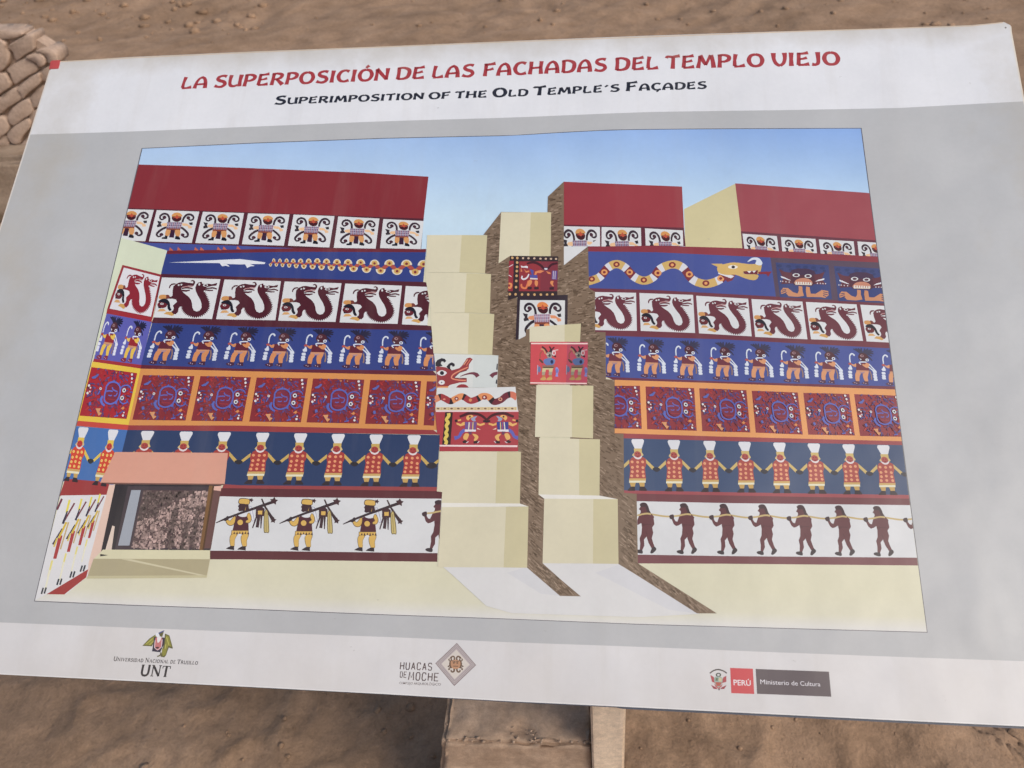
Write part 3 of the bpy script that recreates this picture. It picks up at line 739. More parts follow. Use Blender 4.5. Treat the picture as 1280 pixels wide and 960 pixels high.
def staff_man(skin=(208, 140, 92), tunic=(98, 40, 50), shoe=(72, 40, 62), hair=(44, 40, 62), bone=(208, 214, 224)):
    o = []
    for x, y in ((535, 122), (580, 112), (630, 104), (690, 102), (750, 106), (815, 112), (880, 130), (905, 165), (900, 205), (862, 250), (850, 335)):
        mx, my = (700 + x) / 2 + (14 if x > 700 else -14), (220 + y) / 2 - 16
        o.append(S(hair, (48, 34, 20), 695,235, mx,my, x,y))
    o += [E((80, 42, 48), 692, 275, 96, 82, 18), E((158, 124, 128), 672, 245, 34, 24), E((66, 38, 44), 676, 245, 16, 12), E(bone, 756, 321, 34, 27), E((60, 40, 60), 756, 321, 15, 12), P(bone, 618,292, 652,310, 634,332),
          P(tunic, 535,388, 740,372, 768,420, 756,522, 508,522), S(bone, (20, 20, 22, 16), 735,362, 650,360, 594,372, 620,410), PS(skin, 640,412, 690,395, 740,374, 784,402, 752,462, 700,462),
          P((120, 50, 44), 660,380, 720,378, 700,406, 664,400), PS(skin, 430,392, 478,408, 528,392, 520,448, 488,455, 448,428), PS((174, 84, 76), 382,392, 430,376, 444,412, 400,418),
          S(bone, (22, 24, 26, 28), 424,372, 430,292, 450,236, 490,210, 522,226, 520,250), P(bone, 408,418, 428,430, 440,478, 372,490)]
    for x, y in ((402, 490), (386, 556), (378, 610), (372, 652)): o.append(P(bone, x - 42, y - 14, x - 20, y - 30, x + 24, y - 30, x + 38, y - 6, x + 30, y + 18, x - 30, y + 18))
    o += [L(bone, (18, 26), 778,398, 868,520), L(bone, (22, 26), 756,452, 838,526)]
    for x, y in ((856, 540), (850, 592), (848, 642), (846, 690)): o.append(P(bone, x - 40, y - 12, x - 18, y - 28, x + 24, y - 28, x + 40, y - 4, x + 32, y + 22, x - 34, y + 22))
    o += [S((150, 118, 100), 24, 762,525, 778,610, 764,694), P((204, 146, 112), 508,515, 745,520, 735,562, 500,566), PS(skin, 500,552, 585,560, 545,640, 525,722, 460,716, 466,620), PS(skin, 735,548, 640,556, 612,620, 632,722, 692,726, 698,650),
          P((168, 134, 140), 560,548, 672,544, 640,574, 585,574), P(shoe, 452,720, 520,724, 532,772, 480,792, 402,776, 380,748), P(shoe, 618,724, 692,724, 692,792, 622,784, 556,764), DOTS((190, 170, 190), 9, 432,752, 466,764, 640,768, 600,756)]
    return o
def spider(red=(134, 44, 50), blue=(92, 102, 176)):
    r = random.Random(11); o = []
    for i in range(300):
        a = r.uniform(0, 2 * math.pi); d = r.uniform(205, 540); x = 590 + d * math.cos(a); y = 490 + d * math.sin(a) * 0.85
        if not (110 < y < 870 and 160 - (y - 115) * 0.15 + 18 < x < 1033 - (y - 130) * 0.115 - 22): continue
        l = r.uniform(28, 80); t = a + r.choice((0, 0.25, 1.5)); c = r.choice(((172, 54, 52), (184, 64, 56), (108, 52, 86), (92, 54, 96), (90, 86, 146), (84, 74, 128), (104, 40, 48), (118, 62, 84)))
        o.append(L(c, r.uniform(12, 24), x - l * math.cos(t) / 2, y - l * math.sin(t) / 2, x + l * math.cos(t) / 2, y + l * math.sin(t) / 2))
    o += [E((122, 44, 64), 608, 482, 130, 160, 18)]
    ring = smooth_path([(482, 385), (530, 328), (610, 308), (690, 330), (742, 388), (752, 470), (735, 555), (690, 622), (600, 658), (512, 642), (470, 600), (466, 520), (476, 440)], 3, True); ring.append(ring[0])
    o += [('s', blue, ring, 27), S(blue, (30, 48, 40, 30), 432,540, 408,600, 440,660, 490,692), S(blue, (10, 30), 606,275, 610,312), L(blue, 34, 700,655, 706,600),
          S(blue, 20, 590,392, 615,430, 700,455), S(blue, 20, 490,462, 560,452, 610,458), S(blue, 16, 535,520, 570,528, 605,518), S(blue, 18, 640,525, 680,520, 704,470), L((150, 52, 60), 16, 520,580, 680,590), L((150, 52, 60), 16, 520,380, 590,372),
          S(blue, (16, 20, 20, 18), 748,402, 802,354, 880,344, 935,364, 962,408), S(blue, (16, 20, 20, 18), 748,562, 792,622, 860,640, 935,602),
          P((92, 104, 172), 188,268, 260,235, 300,205, 318,222, 262,282, 205,288), P((92, 104, 172), 190,650, 232,642, 240,690, 200,705), P(blue, 695,845, 770,828, 778,850, 700,862),
          E(CELL, 826, 426, 36), E((30, 28, 36), 828, 426, 17), E(CELL, 806, 551, 36), E((30, 28, 36), 806, 552, 17), E(CELL, 376, 431, 22), E((96, 100, 140), 376, 431, 10, 10, 8), S(blue, 18, 370,462, 345,510, 330,525),
          DOTS((224, 220, 218), 21, 940,165, 950,228, 870,833, 160,397, 150,514), DOTS((224, 208, 206), 15, 955,287, 880,786, 190,430, 187,486), S((70, 76, 130), 18, 172,380, 210,362, 265,372), S((70, 76, 130), 18, 170,528, 205,545, 240,530), S((70, 60, 100), 22, 225,400, 240,455, 225,505),
          P((214, 152, 104), 328,742, 424,736, 404,796, 455,812, 402,862, 372,812), P((214, 138, 84), 808,716, 862,684, 882,718, 848,742), P((202, 130, 90), 610,150, 655,145, 640,180), P((202, 130, 90), 730,150, 765,150, 755,178)]
    return o
SQ = [(160, 115), (1033, 130), (945, 885), (45, 865)]
def hat_man(red=(164, 62, 56), tan=(200, 168, 94), face=(168, 66, 62), dot=(232, 150, 112), hand=(42, 40, 46)):
    o = [P((220, 221, 223), 462,96, 630,96, 650,112, 646,140, 596,246, 480,246, 440,140, 444,112), P(tan, 464,244, 596,244, 592,322, 464,322), PS((210, 186, 130), 470,305, 425,350, 446,364, 470,340), PS((210, 186, 130), 588,305, 612,346, 590,364, 570,340),
         P(red, 400,400, 450,372, 580,372, 640,405, 654,470, 612,560, 606,722, 332,722, 366,560, 354,470), E(face, 516, 336, 58, 50), S((224, 214, 212), (12, 26, 28, 26, 12), 446,360, 474,390, 515,403, 556,390, 582,360),
         P((112, 40, 44), 480,352, 515,366, 550,352, 515,382), DOTS((90, 40, 44), 9, 494,326, 538,326), ('m', dot, [ell(x, y, 25, 23, 9) for x, y in ((410, 457), (502, 462), (585, 457), (403, 545), (490, 533), (578, 548), (393, 615), (480, 605), (570, 617), (375, 680), (470, 677), (570, 680))]),
         DOTS((214, 168, 92), 9, 410,457, 502,462, 585,457, 403,545, 490,533, 578,548, 393,615, 480,605, 570,617, 375,680, 470,677, 570,680),
         P(tan, 366,418, 358,482, 242,572, 210,542), P(tan, 644,412, 772,545, 732,582, 640,475), PS(hand, 735,575, 765,545, 830,545, 868,580, 800,618),
         P((202, 166, 102), 330,720, 608,720, 598,758, 320,758), P((226, 222, 192), 322,756, 598,756, 592,790, 316,788), P((196, 160, 92), 328,788, 428,788, 406,852, 340,852), P((196, 160, 92), 480,788, 578,788, 566,852, 494,852),
         P((48, 38, 44), 340,850, 406,850, 402,918, 272,918, 288,896), P((48, 38, 44), 486,850, 566,850, 602,904, 592,920, 468,918)]
    return o
def warrior(gold=(216, 176, 92), dark=(62, 38, 44)):
    w_ = (222, 222, 222)
    o = [P(w_, 385,295, 440,290, 430,340, 385,335), P((150, 152, 178), 600,215, 640,230, 690,440, 655,455, 630,400), P(w_, 606,225, 634,238, 680,436, 658,446, 636,400),
         PS((80, 64, 50), 436,150, 466,104, 594,114, 612,160, 592,200, 500,196, 444,186), PS(gold, 446,150, 474,114, 588,122, 602,160, 586,192, 500,186, 454,178), ('p', dark, star(630, 132, 38, 5, -70)),
         P(dark, 455,186, 588,194, 596,240, 606,292, 460,302, 436,282, 446,244, 432,226), P((196, 160, 90), 536,282, 556,225, 546,285),
         P((78, 36, 46), 402,376, 440,356, 590,366, 604,588, 362,588), E(w_, 515, 340, 84, 46), E(gold, 473, 466, 42), PS((90, 70, 52), 598,318, 636,370, 642,430, 612,476, 550,474, 556,436, 586,418, 566,370), PS(gold, 598,326, 628,370, 634,430, 608,468, 560,466, 564,442, 594,422, 574,370),
         PS((90, 70, 52), 404,376, 396,470, 350,516, 286,504, 250,440, 290,424, 320,440, 368,385), PS(gold, 398,384, 388,466, 348,507, 292,496, 260,442, 290,432, 322,446, 372,388),
         L((54, 40, 46), (12, 30, 34, 40, 44), 110,474, 240,416, 480,325, 720,242, 960,158), ('p', (66, 40, 44), star(970, 146, 64, 5, -12, 0.55)), PS((48, 38, 44), 226,428, 282,368, 304,412, 250,446),
         L((58, 42, 46), (22, 26, 40, 52), 785,112, 830,215, 900,330, 965,425), ('p', (62, 40, 44), star(968, 432, 50, 5, -10, 0.55)),
         P((66, 40, 46), 705,245, 800,235, 834,266, 826,374, 700,372), P(gold, 735,290, 802,290, 800,348, 735,346), L((60, 40, 46), (26, 16), 720,372, 660,552), L((60, 40, 46), 46, 752,372, 730,542), L((60, 40, 46), (30, 14), 790,372, 785,556),
         PS((110, 96, 60), 838,290, 884,306, 912,600, 870,620, 832,606, 826,400), PS((196, 176, 112), 844,300, 876,314, 902,594, 872,608, 842,596, 836,400), L((110, 96, 60), 6, 856,320, 868,600),
         P((96, 72, 50), 346,586, 602,586, 612,646, 340,646), P(gold, 352,592, 598,592, 604,640, 347,640)]
    o.append(('m', dark, [[(372 + 42 * i, 640), (390 + 42 * i, 600), (402 + 42 * i, 640)] for i in range(6)]))
    for q in ([342,648, 436,644, 402,720, 396,826, 340,826, 320,720], [505,648, 606,644, 582,740, 580,826, 520,826, 490,730]):
        o.append(PS((92, 76, 58), *q)); cx = sum(q[0::2]) / 6; cy = sum(q[1::2]) / 6
        o.append(PS(gold, *[v for i in range(0, 12, 2) for v in (cx + (q[i] - cx) * 0.88, cy + (q[i + 1] - cy) * 0.97)]))
    o += [E(w_, 472, 655, 32, 18), P((44, 36, 42), 344,818, 392,820, 394,882, 268,862, 290,846), P((44, 36, 42), 518,822, 568,824, 568,886, 440,872, 462,852)]
    return o
def captive(b=(98, 52, 58), hair=(62, 42, 48), rope=(194, 170, 116), tail=True):
    o = [PS(hair, 358,132, 400,108, 452,116, 484,162, 504,225, 530,276, 470,272, 440,205, 382,172), P((92, 50, 56), 372,160, 440,160, 476,268, 372,268, 372,228, 345,206, 362,182), PS(hair, 358,132, 400,108, 452,116, 478,162, 440,170, 378,172),
         P(b, 368,262, 522,262, 577,320, 570,348, 582,430, 550,482, 567,560, 547,640, 572,720, 592,772, 550,800, 500,712, 474,640, 470,616, 430,660, 437,750, 406,824, 368,822, 375,720, 364,640, 390,580, 396,480, 385,414, 340,440, 300,452, 264,422, 234,352, 262,330, 290,376, 320,386, 346,310),
         L((78, 40, 46), 8, 395,430, 540,440), L((78, 40, 46), 8, 455,540, 480,590), E((86, 44, 50), 420, 440, 22),
         S(rope, 26, 270,302, 340,296, 400,282, 470,272, 530,282), PS(hair, 196,300, 225,280, 262,282, 266,340, 232,350, 204,335), PS((52, 44, 50), 308,832, 340,812, 406,820, 408,872, 330,858), PS((52, 44, 50), 556,784, 594,770, 618,812, 560,868, 528,856)]
    if tail: o.insert(0, S(rope, 26, 530,282, 640,300, 720,312, 815,318))
    return o
def jaguar():
    dk = (52, 62, 104)
    o = [P((60, 70, 118), 122,104, 966,150, 1022,692, 192,660)]
    for x in (185, 330, 480, 600, 730, 870): o += [E(dk, x, 150 + x * 0.05, 42, 26), E(dk, x + 30, 205 + x * 0.04, 30, 20)]
    o += [P((70, 48, 72), 340,280, 380,225, 470,200, 640,205, 740,240, 770,300, 720,340, 380,330), P((98, 52, 62), 172,205, 270,255, 380,270, 400,340, 390,440, 210,450, 240,360), P((98, 52, 62), 908,250, 830,285, 730,300, 700,360, 720,450, 930,460, 860,370), P((84, 46, 58), 370,300, 740,310, 760,440, 700,480, 430,470, 370,420),
          E(CELL, 450, 308, 58, 30), E((84, 50, 62), 452, 308, 36, 19), E(CELL, 642, 322, 58, 30), E((84, 50, 62), 640, 322, 36, 19), E((196, 134, 108), 565, 435, 146, 82, 14, 180, 360), P((214, 196, 176), 420,428, 712,440, 694,468, 438,462), P((150, 70, 60), 430,428, 700,438, 690,448, 440,440)]
    for i in range(7): o.append(P((222, 218, 206), 440 + 38 * i, 412 + i * 2, 466 + 38 * i, 412 + i * 2, 462 + 38 * i, 458 + i, 444 + 38 * i, 458 + i))
    o += [P((220, 220, 224), 202,322, 250,335, 368,392, 340,392, 210,346), P((220, 220, 224), 752,412, 800,382, 902,358, 896,384, 800,404), DOTS((200, 190, 196), 11, 200,406, 235,408, 285,414, 338,418, 790,440, 838,440, 878,443, 920,443),
          P((200, 140, 102), 490,482, 548,490, 552,560, 575,640, 470,655, 330,645, 290,600, 210,608, 204,560, 240,510, 320,515, 400,580, 470,602, 490,560), P((200, 140, 102), 608,490, 665,500, 682,602, 760,606, 860,545, 962,562, 968,630, 912,672, 840,660, 620,658, 604,560)]
    for q in ((215, 585, 290, 560), (240, 610, 300, 585), (225, 548, 290, 540), (885, 575, 960, 590), (880, 605, 955, 622), (880, 632, 930, 652)): o.append(L((64, 60, 100), 12, *q))
    return o
def cellmap(ref, win, quad):                  # motif window -> unit cell -> target cell
    h1 = homog(ref, UNIT); h2 = homog(UNIT, quad)
    return lambda p: h2(h1(p))
def grow(quad, k=1.03):
    cx = sum(p[0] for p in quad) / len(quad); cy = sum(p[1] for p in quad) / len(quad)
    return [(cx + (x - cx) * k, cy + (y - cy) * k) for x, y in quad]
def cell_fig(name, base, motif, ref, quad, bgcol, clip=None, cellclip=None, label=None):
    s = sheet(name, base); cq = cellclip or quad
    s.poly(cq, bgcol)
    inner = clip_poly(cq, QUADF)
    if len(inner) >= 3:
        s.clip = inner
        draw(s, motif, cellmap(ref, None, quad)); s.clip = QUADF
    if s.v: done(s, label)

# ---- row of winged deities
FB = 40
row1 = [[A(494, 349), A(750, 357), A(697, 550), A(435, 540)], [A(768, 358), A(1030, 367), A(983, 560), A(720, 550)], [A(1052, 368), B(25, 376), B(-10, 568), A(1005, 560)], [B(50, 378), B(305, 385), B(270, 577), B(12, 568)],
        [B(330, 385), B(582, 395), B(550, 588), B(295, 577)], [B(605, 397), B(858, 410), B(835, 595), B(577, 590)], [B(882, 413), B(1131, 425), B(1112, 598), B(862, 592)]]
dm = deity()
for q in row1: cell_fig('deity_figure', FB, dm, DQ, q, CELL)
ext = lambda q, k: [q[0], q[1], (q[1][0] + (q[2][0] - q[1][0]) * k, q[1][1] + (q[2][1] - q[1][1]) * k), (q[0][0] + (q[3][0] - q[0][0]) * k, q[0][1] + (q[3][1] - q[0][1]) * k)]
qa = [C(690, 457), C(935, 462), C(936, 700), C(680, 700)]
cell_fig('deity_figure', FB, dm, DQ, qa, CELL, None, [C(713, 457), C(935, 462), C(936, 581), C(862, 581), C(713, 697)])
for q in ([C(945, 462), C(1187, 468), C(1190, 578), C(945, 582)], [C(1212, 470), C4(165, 483), C4(168, 578), C(1217, 576)]):
    cell_fig('deity_figure', FB, dm, DQ, ext(q, 2.05), CELL, None, q)
for q in ([C5(138, 60), C5(350, 75), C5(362, 167), C5(150, 152)], [C5(375, 80), C5(587, 92), C5(597, 180), C5(383, 168)], [C5(608, 95), C5(822, 107), C5(832, 193), C5(620, 183)], [C5(845, 108), C5(1060, 121), C5(1070, 207), C5(855, 195)]):
    cell_fig('deity_figure', FB, dm, DQ, ext(q, 2.1), CELL, None, q)
s = sheet('orange_markings', FB)
for x, y in ((855, 598), (905, 597), (1010, 597), (1045, 597), (1150, 595), (1185, 593), (1270, 590)): s.poly([A(x - 12, y + 8), A(x - 6, y - 12), A(x + 4, y - 2), A(x + 16, y + 10)], (190, 104, 84))
done(s)
# ---- row of sea dragons
row3 = [[A(800, 772), A(1160, 783), D1(1108, 142), D1(748, 132)], [A(1185, 785), B(252, 795), D2(218, 150), D1(1133, 143)], [B(275, 797), B(625, 808), D2(588, 160), D2(235, 152)], [B(648, 810), B(997, 823), D2(970, 172), D2(613, 163)]]
gm = dragon()
for q in row3: cell_fig('dragon_figure', FB, gm, GQ, q, CELL)
q5 = [B(1020, 825), B(1370, 836), D2(1330, 185), D2(997, 175)]
cell_fig('dragon_figure', FB, gm, GQ, q5, CELL, None, [B(1020, 825), B(1173, 831), D2(1153, 181), D2(997, 175)])
gmr = dragon((104, 52, 60), (98, 48, 56))  # right-hand dragons, glare lightening painted into the inks
ra = [C(830, 860), C(1157, 867), D4(375, 215), D4(40, 207)]
cell_fig('dragon_figure', FB, gmr, GQ, ra, CELL, None, [C(905, 862), C(1157, 867), D4(375, 215), D4(118, 210)])
for q in ([C(1178, 868), C4(228, 880), D4(733, 228), D4(398, 215)], [C4(247, 885), C4(567, 903), C5(195, 692), D4(757, 230)], [C5(193, 462), C5(507, 478), C5(538, 710), C5(217, 695)], [C5(528, 480), C5(840, 495), C5(880, 720), C5(560, 710)], [C5(863, 497), C5(1175, 512), C5(1220, 738), C5(902, 723)]):
    cell_fig('dragon_figure', FB, gmr, GQ, q, CELL)
# ---- row of spiders in orange frames
row5 = [[D1(683, 487), D1(1000, 493), D1(945, 767), D1(618, 762)], [D1(1037, 493), D2(68, 500), D2(15, 772), D1(980, 768)], [D2(103, 502), D2(417, 507), D2(375, 777), D2(57, 773)], [D2(450, 508), D2(765, 515), D2(732, 785), D2(410, 778)], [D2(802, 517), D2(1115, 523), D2(1093, 792), D2(770, 787)]]
sm = spider()
for q in row5: cell_fig('spider_figure', FB, sm, SQ, q, (132, 44, 50))
cell_fig('spider_figure', FB, sm, SQ, [D2(1150, 525), D2(1465, 535), D2(1450, 808), D2(1130, 796)], (132, 44, 50), None, [D2(1150, 525), D2(1210, 527), D2(1194, 798), D2(1130, 796)])
cell_fig('spider_figure', FB, sm, SQ, [D4(95, 550), D4(393, 553), D4(405, 818), D4(100, 812)], (140, 52, 58), None, [D4(238, 553), D4(393, 553), D4(405, 818), D4(238, 815)])
for q in ([D4(428, 557), D4(727, 567), D4(743, 830), D4(438, 820)], [D4(758, 568), D4(1048, 580), D4(1073, 840), D4(777, 832)], [D5(195, 337), D5(478, 348), D5(510, 607), D5(220, 595)], [D5(512, 350), D5(795, 357), D5(830, 613), D5(543, 607)], [D5(825, 358), D5(1108, 368), D5(1150, 621), D5(862, 615)]):
    cell_fig('spider_figure', FB, sm, SQ, q, (140, 52, 58))
# ---- walking rows: bands as quads, figures at an even pitch
def band_fig(name, motif, win, ref_band, ref_x, band, xs, pitch_ref, pitch, clip=None, base=FB, flip=False):
    """ref_x: pixel column of the traced figure; xs: pixel columns (at mid height) of the copies in the target band"""
    hr = homog(ref_band, UNIT); hb = homog(UNIT, band); hbi = homog(band, UNIT)
    ymid = lambda bd, x: bd[0][1] + (x - bd[0][0]) / (bd[1][0] - bd[0][0]) * (bd[1][1] - bd[0][1])
    ur = hr((ref_x, (ref_band[0][1] + ref_band[3][1]) / 2))[0]
    wr = hr((ref_x + pitch_ref, (ref_band[0][1] + ref_band[3][1]) / 2))[0] - ur
    for x in xs:
        ym = (band[0][1] + band[1][1] + band[2][1] + band[3][1]) / 4
        u0 = hbi((x, ym))[0]; wu = hbi((x + pitch, ym))[0] - u0
        def m(p):
            u, v = hr(win(*p)); return hb((u0 + (u - ur) / wr * wu, v))
        s = sheet(name, base)
        if clip: s.clip = clip_poly(clip, QUADF)
        draw(s, motif, m)
        if s.v: done(s)
w4 = W(400, 405, 490, 470)
B4 = [D1(740, 170), D2(1198, 213), D2(1187, 462), D1(668, 425)]
B4R = [D4(183, 245), D5(1060, 77), D5(1085, 313), D4(184, 500)]
mm = staff_man()
REF4 = 443.6
band_fig('staff_bearer_figure', mm, w4, B4, REF4, B4, [204.5, 253, 300.3, 348.5, 396, 443.6, 491.7], 48, 48)
band_fig('staff_bearer_figure', mm, w4, B4, REF4, B4, [539.5], 48, 48, [D2(1000, 200), D2(1198, 213), D2(1187, 462), D2(1000, 462)])
mmr = staff_man((214, 152, 110), (112, 54, 64), (84, 54, 76), (58, 56, 80), (214, 220, 228))  # right-hand copies, inks hazed for the glare on that side
band_fig('staff_bearer_figure', mmr, w4, B4, REF4, B4R, [767.3], 48, 45.5, [D4(184, 240), D4(500, 240), D4(500, 520), D4(184, 520)])
band_fig('staff_bearer_figure', mmr, w4, B4, REF4, B4R, [813, 858.2, 902.5, 946.8, 990.5, 1033.5, 1075.5, 1117], 48, 44.6)
w6 = W(380, 535, 480, 610)
B6 = [E1(590, 87), E2(1230, 68), E2(1212, 388), E1(520, 400)]
B6R = [E4(293, 88), E5(1068, 130), E5(1110, 437), E4(296, 408)]
hm = hat_man()
band_fig('hat_man_figure', hm, w6, B6, 419.5, B6, [177.5, 226.5, 275, 323.7, 371.8, 419.5, 467.5, 515.5], 48.2, 48.2)
hmr = hat_man((168, 78, 70), (204, 178, 112), (172, 82, 76), (230, 158, 124), (52, 52, 60))  # right-hand hat men, glare haze painted into their colours
band_fig('hat_man_figure', hmr, w6, B6, 419.5, B6R, [797.3], 48.2, 46, [E4(294, 60), E4(700, 60), E4(700, 420), E4(296, 420)])
band_fig('hat_man_figure', hmr, w6, B6, 419.5, B6R, [843, 888, 932.3, 976.2, 1019.5, 1063.3, 1107], 48.2, 45)
s = sheet('joined_hands', FB - 2)                     # arms reaching in from beyond the band's ends
s.poly([E2(1190, 240), E2(1224, 215), E2(1222, 235), E2(1200, 255)], (196, 166, 92)); s.poly(ell(*E2(1178, 256), 7, 4), (42, 40, 46)); done(s)
w7 = W(340, 615, 440, 695, 1200)
B7 = [E1(1157, 494), E2(1243, 460), E2(1216, 796), E1(1096, 831)]
B7R = [E4(373, 475), E5(1117, 500), E5(1163, 824), E4(380, 805)]
band_fig('warrior_figure', warrior(), w7, B7, 381, B7, [301.5, 381, 460.5], 79.5, 79.5)
w8 = W(820, 620, 920, 700, 1200)
cm8 = captive()
band_fig('captive_figure', cm8, w8, B7R, 859, B7R, [859, 909, 958, 1006.3, 1054.5, 1102.5], 49.5, 48.8)
band_fig('captive_figure', captive(), w8, B7R, 859, B7R, [808.5], 49.5, 49.5, [E4(376, 400), E4(640, 400), E4(640, 830), E4(379, 830)])
band_fig('captive_figure', captive(), w8, B7R, 859, B7R, [1152], 49.5, 48, [E5(1050, 500), E5(1200, 500), E5(1200, 690), E5(1050, 690)])
band_fig('captive_figure', captive((92, 50, 56)), w8, B7R, 859, B7, [549.5], 49.5, 52, [E2(1040, 440), E2(1241, 440), E2(1222, 800), E2(1020, 800)])
# ---- white lizard and dotted serpent
s = sheet('lizard_figure', FB)
s.poly([A(842, 680), A(1000, 673), A(1160, 664), A(1280, 659), B(60, 666), B(158, 680), B(150, 690), B(60, 690), B(0, 692), A(1210, 690), A(1150, 684)], (222, 224, 228))
for q in ([A(1155, 684), A(1200, 690), A(1218, 706), A(1190, 700), A(1170, 704)], [B(30, 688), B(62, 690), B(92, 702), B(66, 704), B(44, 714)]): s.poly(q, (222, 224, 228))
done(s)
s = sheet('serpent_figure', FB)
tops = [(208, 668), (246, 670), (287, 670), (328, 672), (373, 672), (423, 673), (476, 672), (533, 675), (597, 678), (665, 680), (743, 680), (828, 685), (920, 685), (1025, 687), (1130, 690)]
bots = [(188, 693), (224, 693), (262, 695), (303, 697), (346, 700), (393, 703), (447, 705), (502, 708), (562, 711), (627, 714), (699, 718), (779, 723), (866, 730), (967, 733), (1078, 738)]
s.clip = clip_poly([B(150, 600), B(1141, 600), B(1132, 810), B(150, 810)], QUADF)
seq = [p for ab in zip(bots, tops) for p in ab]
for i in range(len(seq) - 1):
    k = i / len(seq); wd = (10 + 16 * k) * 0.203
    s.many(strip([B(*seq[i]), B(*seq[i + 1])], wd), (170, 84, 74)); s.k -= 1
s.k += 1
for i, (x, y) in enumerate(seq):
    k = i / len(seq); up = i % 2; r = 9 + 27 * k ** 1.2; ry = 11 + 12 * k
    s.poly([B(*q) for q in ell(x, y + (ry * 0.4 if up else -ry * 0.4), r * 1.05, ry * 1.5, 10, 180 if up else 0, 360 if up else 180)], (222, 212, 190), lev=s.k)
    s.poly([B(*q) for q in ell(x, y, r * 0.66, ry * 0.85, 10)], (206, 168, 96), lev=s.k + 1)
    s.poly([B(*q) for q in ell(x, y + 1, r * 0.28, ry * 0.4, 8)], (130, 56, 56), lev=s.k + 2)
s.k += 4
done(s)
# ---- great serpent of the right facade
s = sheet('serpent_figure', FB)
wave = smooth_path([C(835, 800), C(885, 790), C(935, 768), C(985, 712), C(1037, 690), C(1090, 712), C(1145, 768), C(1205, 792), C(1262, 772), C4(25, 720), C4(100, 692), C4(165, 712), C4(225, 785), C4(305, 812), C4(385, 790), C4(440, 745)], 10)
s.clip = clip_poly([C(864, 600), C4(760, 640), C4(790, 900), C(868, 850)], QUADF)
TANS = (206, 172, 104); WB = (214, 214, 218); MS = (122, 50, 60)
cyc = []
nseg = len(wave) - 1
half = 41                                      # samples between two crests
for i in range(nseg):
    ph = ((i - 0) - 10) / 30.0                 # crest to crest is thirty samples
    f = ph % 1.0
    cyc.append(TANS if (f < 0.26 or f > 0.74) else (WB if (f < 0.38 or f > 0.62) else MS))
qs = strip(wave, 10.2)
for i in range(nseg): s.poly(qs[i], cyc[i], lev=0)
s.k = 1
for x, y in ((885, 782), (1037, 692), (1205, 788)): s.poly([C(*q) for q in ell(x, y, 20, 17)], (128, 52, 54), lev=1); s.poly([C(*q) for q in ell(x, y, 9, 8)], (226, 160, 100), lev=2)
for x, y in ((100, 695), (307, 808)): s.poly([C4(*q) for q in ell(x, y, 22, 18)], (128, 52, 54), lev=1); s.poly([C4(*q) for q in ell(x, y, 10, 9)], (226, 160, 100), lev=2)
for x, y in ((962, 740), (1118, 740)): s.poly([C(*q) for q in ell(x, y, 20, 18)], (222, 156, 98), lev=1); s.poly([C(*q) for q in ell(x, y, 9, 8)], (128, 52, 54), lev=2)
for x, y in ((12, 745), (205, 753), (398, 778)): s.poly([C4(*q) for q in ell(x, y, 22, 19)], (222, 156, 98), lev=1); s.poly([C4(*q) for q in ell(x, y, 10, 9)], (128, 52, 54), lev=2)
s.k = 3
m4 = lambda p: C4(*p)
draw(s, [P(MS, 400,720, 500,735, 470,790, 440,800, 385,745), P(WB, 384,732, 482,764, 462,778, 382,750), PS(TANS, 384,742, 380,702, 420,690, 480,680, 570,690, 642,690, 648,714, 628,750, 545,740, 550,752, 628,756, 612,788, 560,782, 490,756, 440,758),
         P(TANS, 338,688, 408,688, 400,715, 380,708), PS((214, 222, 230), 562,678, 590,652, 630,652, 654,680, 645,698, 612,690, 618,668, 598,664), E((226, 222, 210), 473, 708, 30, 12), E((50, 40, 46), 475, 708, 11, 9),
         P((110, 44, 56), 536,735, 628,728, 622,754, 545,750), P((224, 222, 218), 560,733, 575,746, 588,732), P((224, 222, 218), 592,732, 603,745, 616,730), P((134, 48, 60), 628,738, 712,736, 690,768, 678,752, 632,752)], m4)
done(s, 'banded serpent with curled horn')
wj = W(960, 320, 1060, 380)
JQ = [wj(55, 30), wj(1000, 80), wj(1050, 715), wj(120, 690)]
jm = jaguar()
def jmap(dst):
    h = homog(JQ, dst); return lambda p: h(wj(*p))
s = sheet('feline_figure', FB); draw(s, jm, jmap(JQ)); done(s)
off = (73.0, 4.6)
s = sheet('feline_figure', FB); draw(s, jm, jmap([(x + off[0], y + off[1]) for x, y in JQ])); done(s)

# ------------------------------------------------------------------ angled side wall on the left
s = sheet('side_wall', 60)
s.poly([A(537, 527), A(625, 548), A(828, 605), A(793, 757), A(557, 698), D1(463, 80), D1(365, 420), D1(340, 420), A(432, 960)], (212, 219, 192))
s.poly([A(557, 695), A(797, 755), D1(742, 140), D1(463, 82)], (150, 52, 56))
s.poly([D1(463, 82), D1(740, 135), D1(738, 162), D1(458, 112)], (158, 50, 54))
s.poly([D1(460, 108), D1(738, 160), D1(672, 425), D1(380, 392)], (96, 96, 170))
s.poly([D1(384, 386), D1(675, 425), D1(668, 450), D1(372, 410)], (160, 50, 54))
s.poly([D1(372, 404), D1(669, 447), D1(594, 797), D1(275, 768)], (228, 194, 74))
s.poly([D1(285, 768), D1(596, 794), E1(588, 88), E1(265, 60)], (196, 74, 62))
s.poly([E1(270, 62), E1(588, 87), E1(500, 440), E1(190, 402)], (70, 112, 172))
s.poly([E1(206, 385), E1(430, 405), E1(490, 425), E1(480, 470), E1(455, 490), E1(170, 492)], (156, 56, 56))
s.poly([E6(228, 145), E6(530, 140), E6(440, 535), E6(395, 640), E6(260, 752), E6(140, 752), E6(60, 795)], (222, 221, 220))
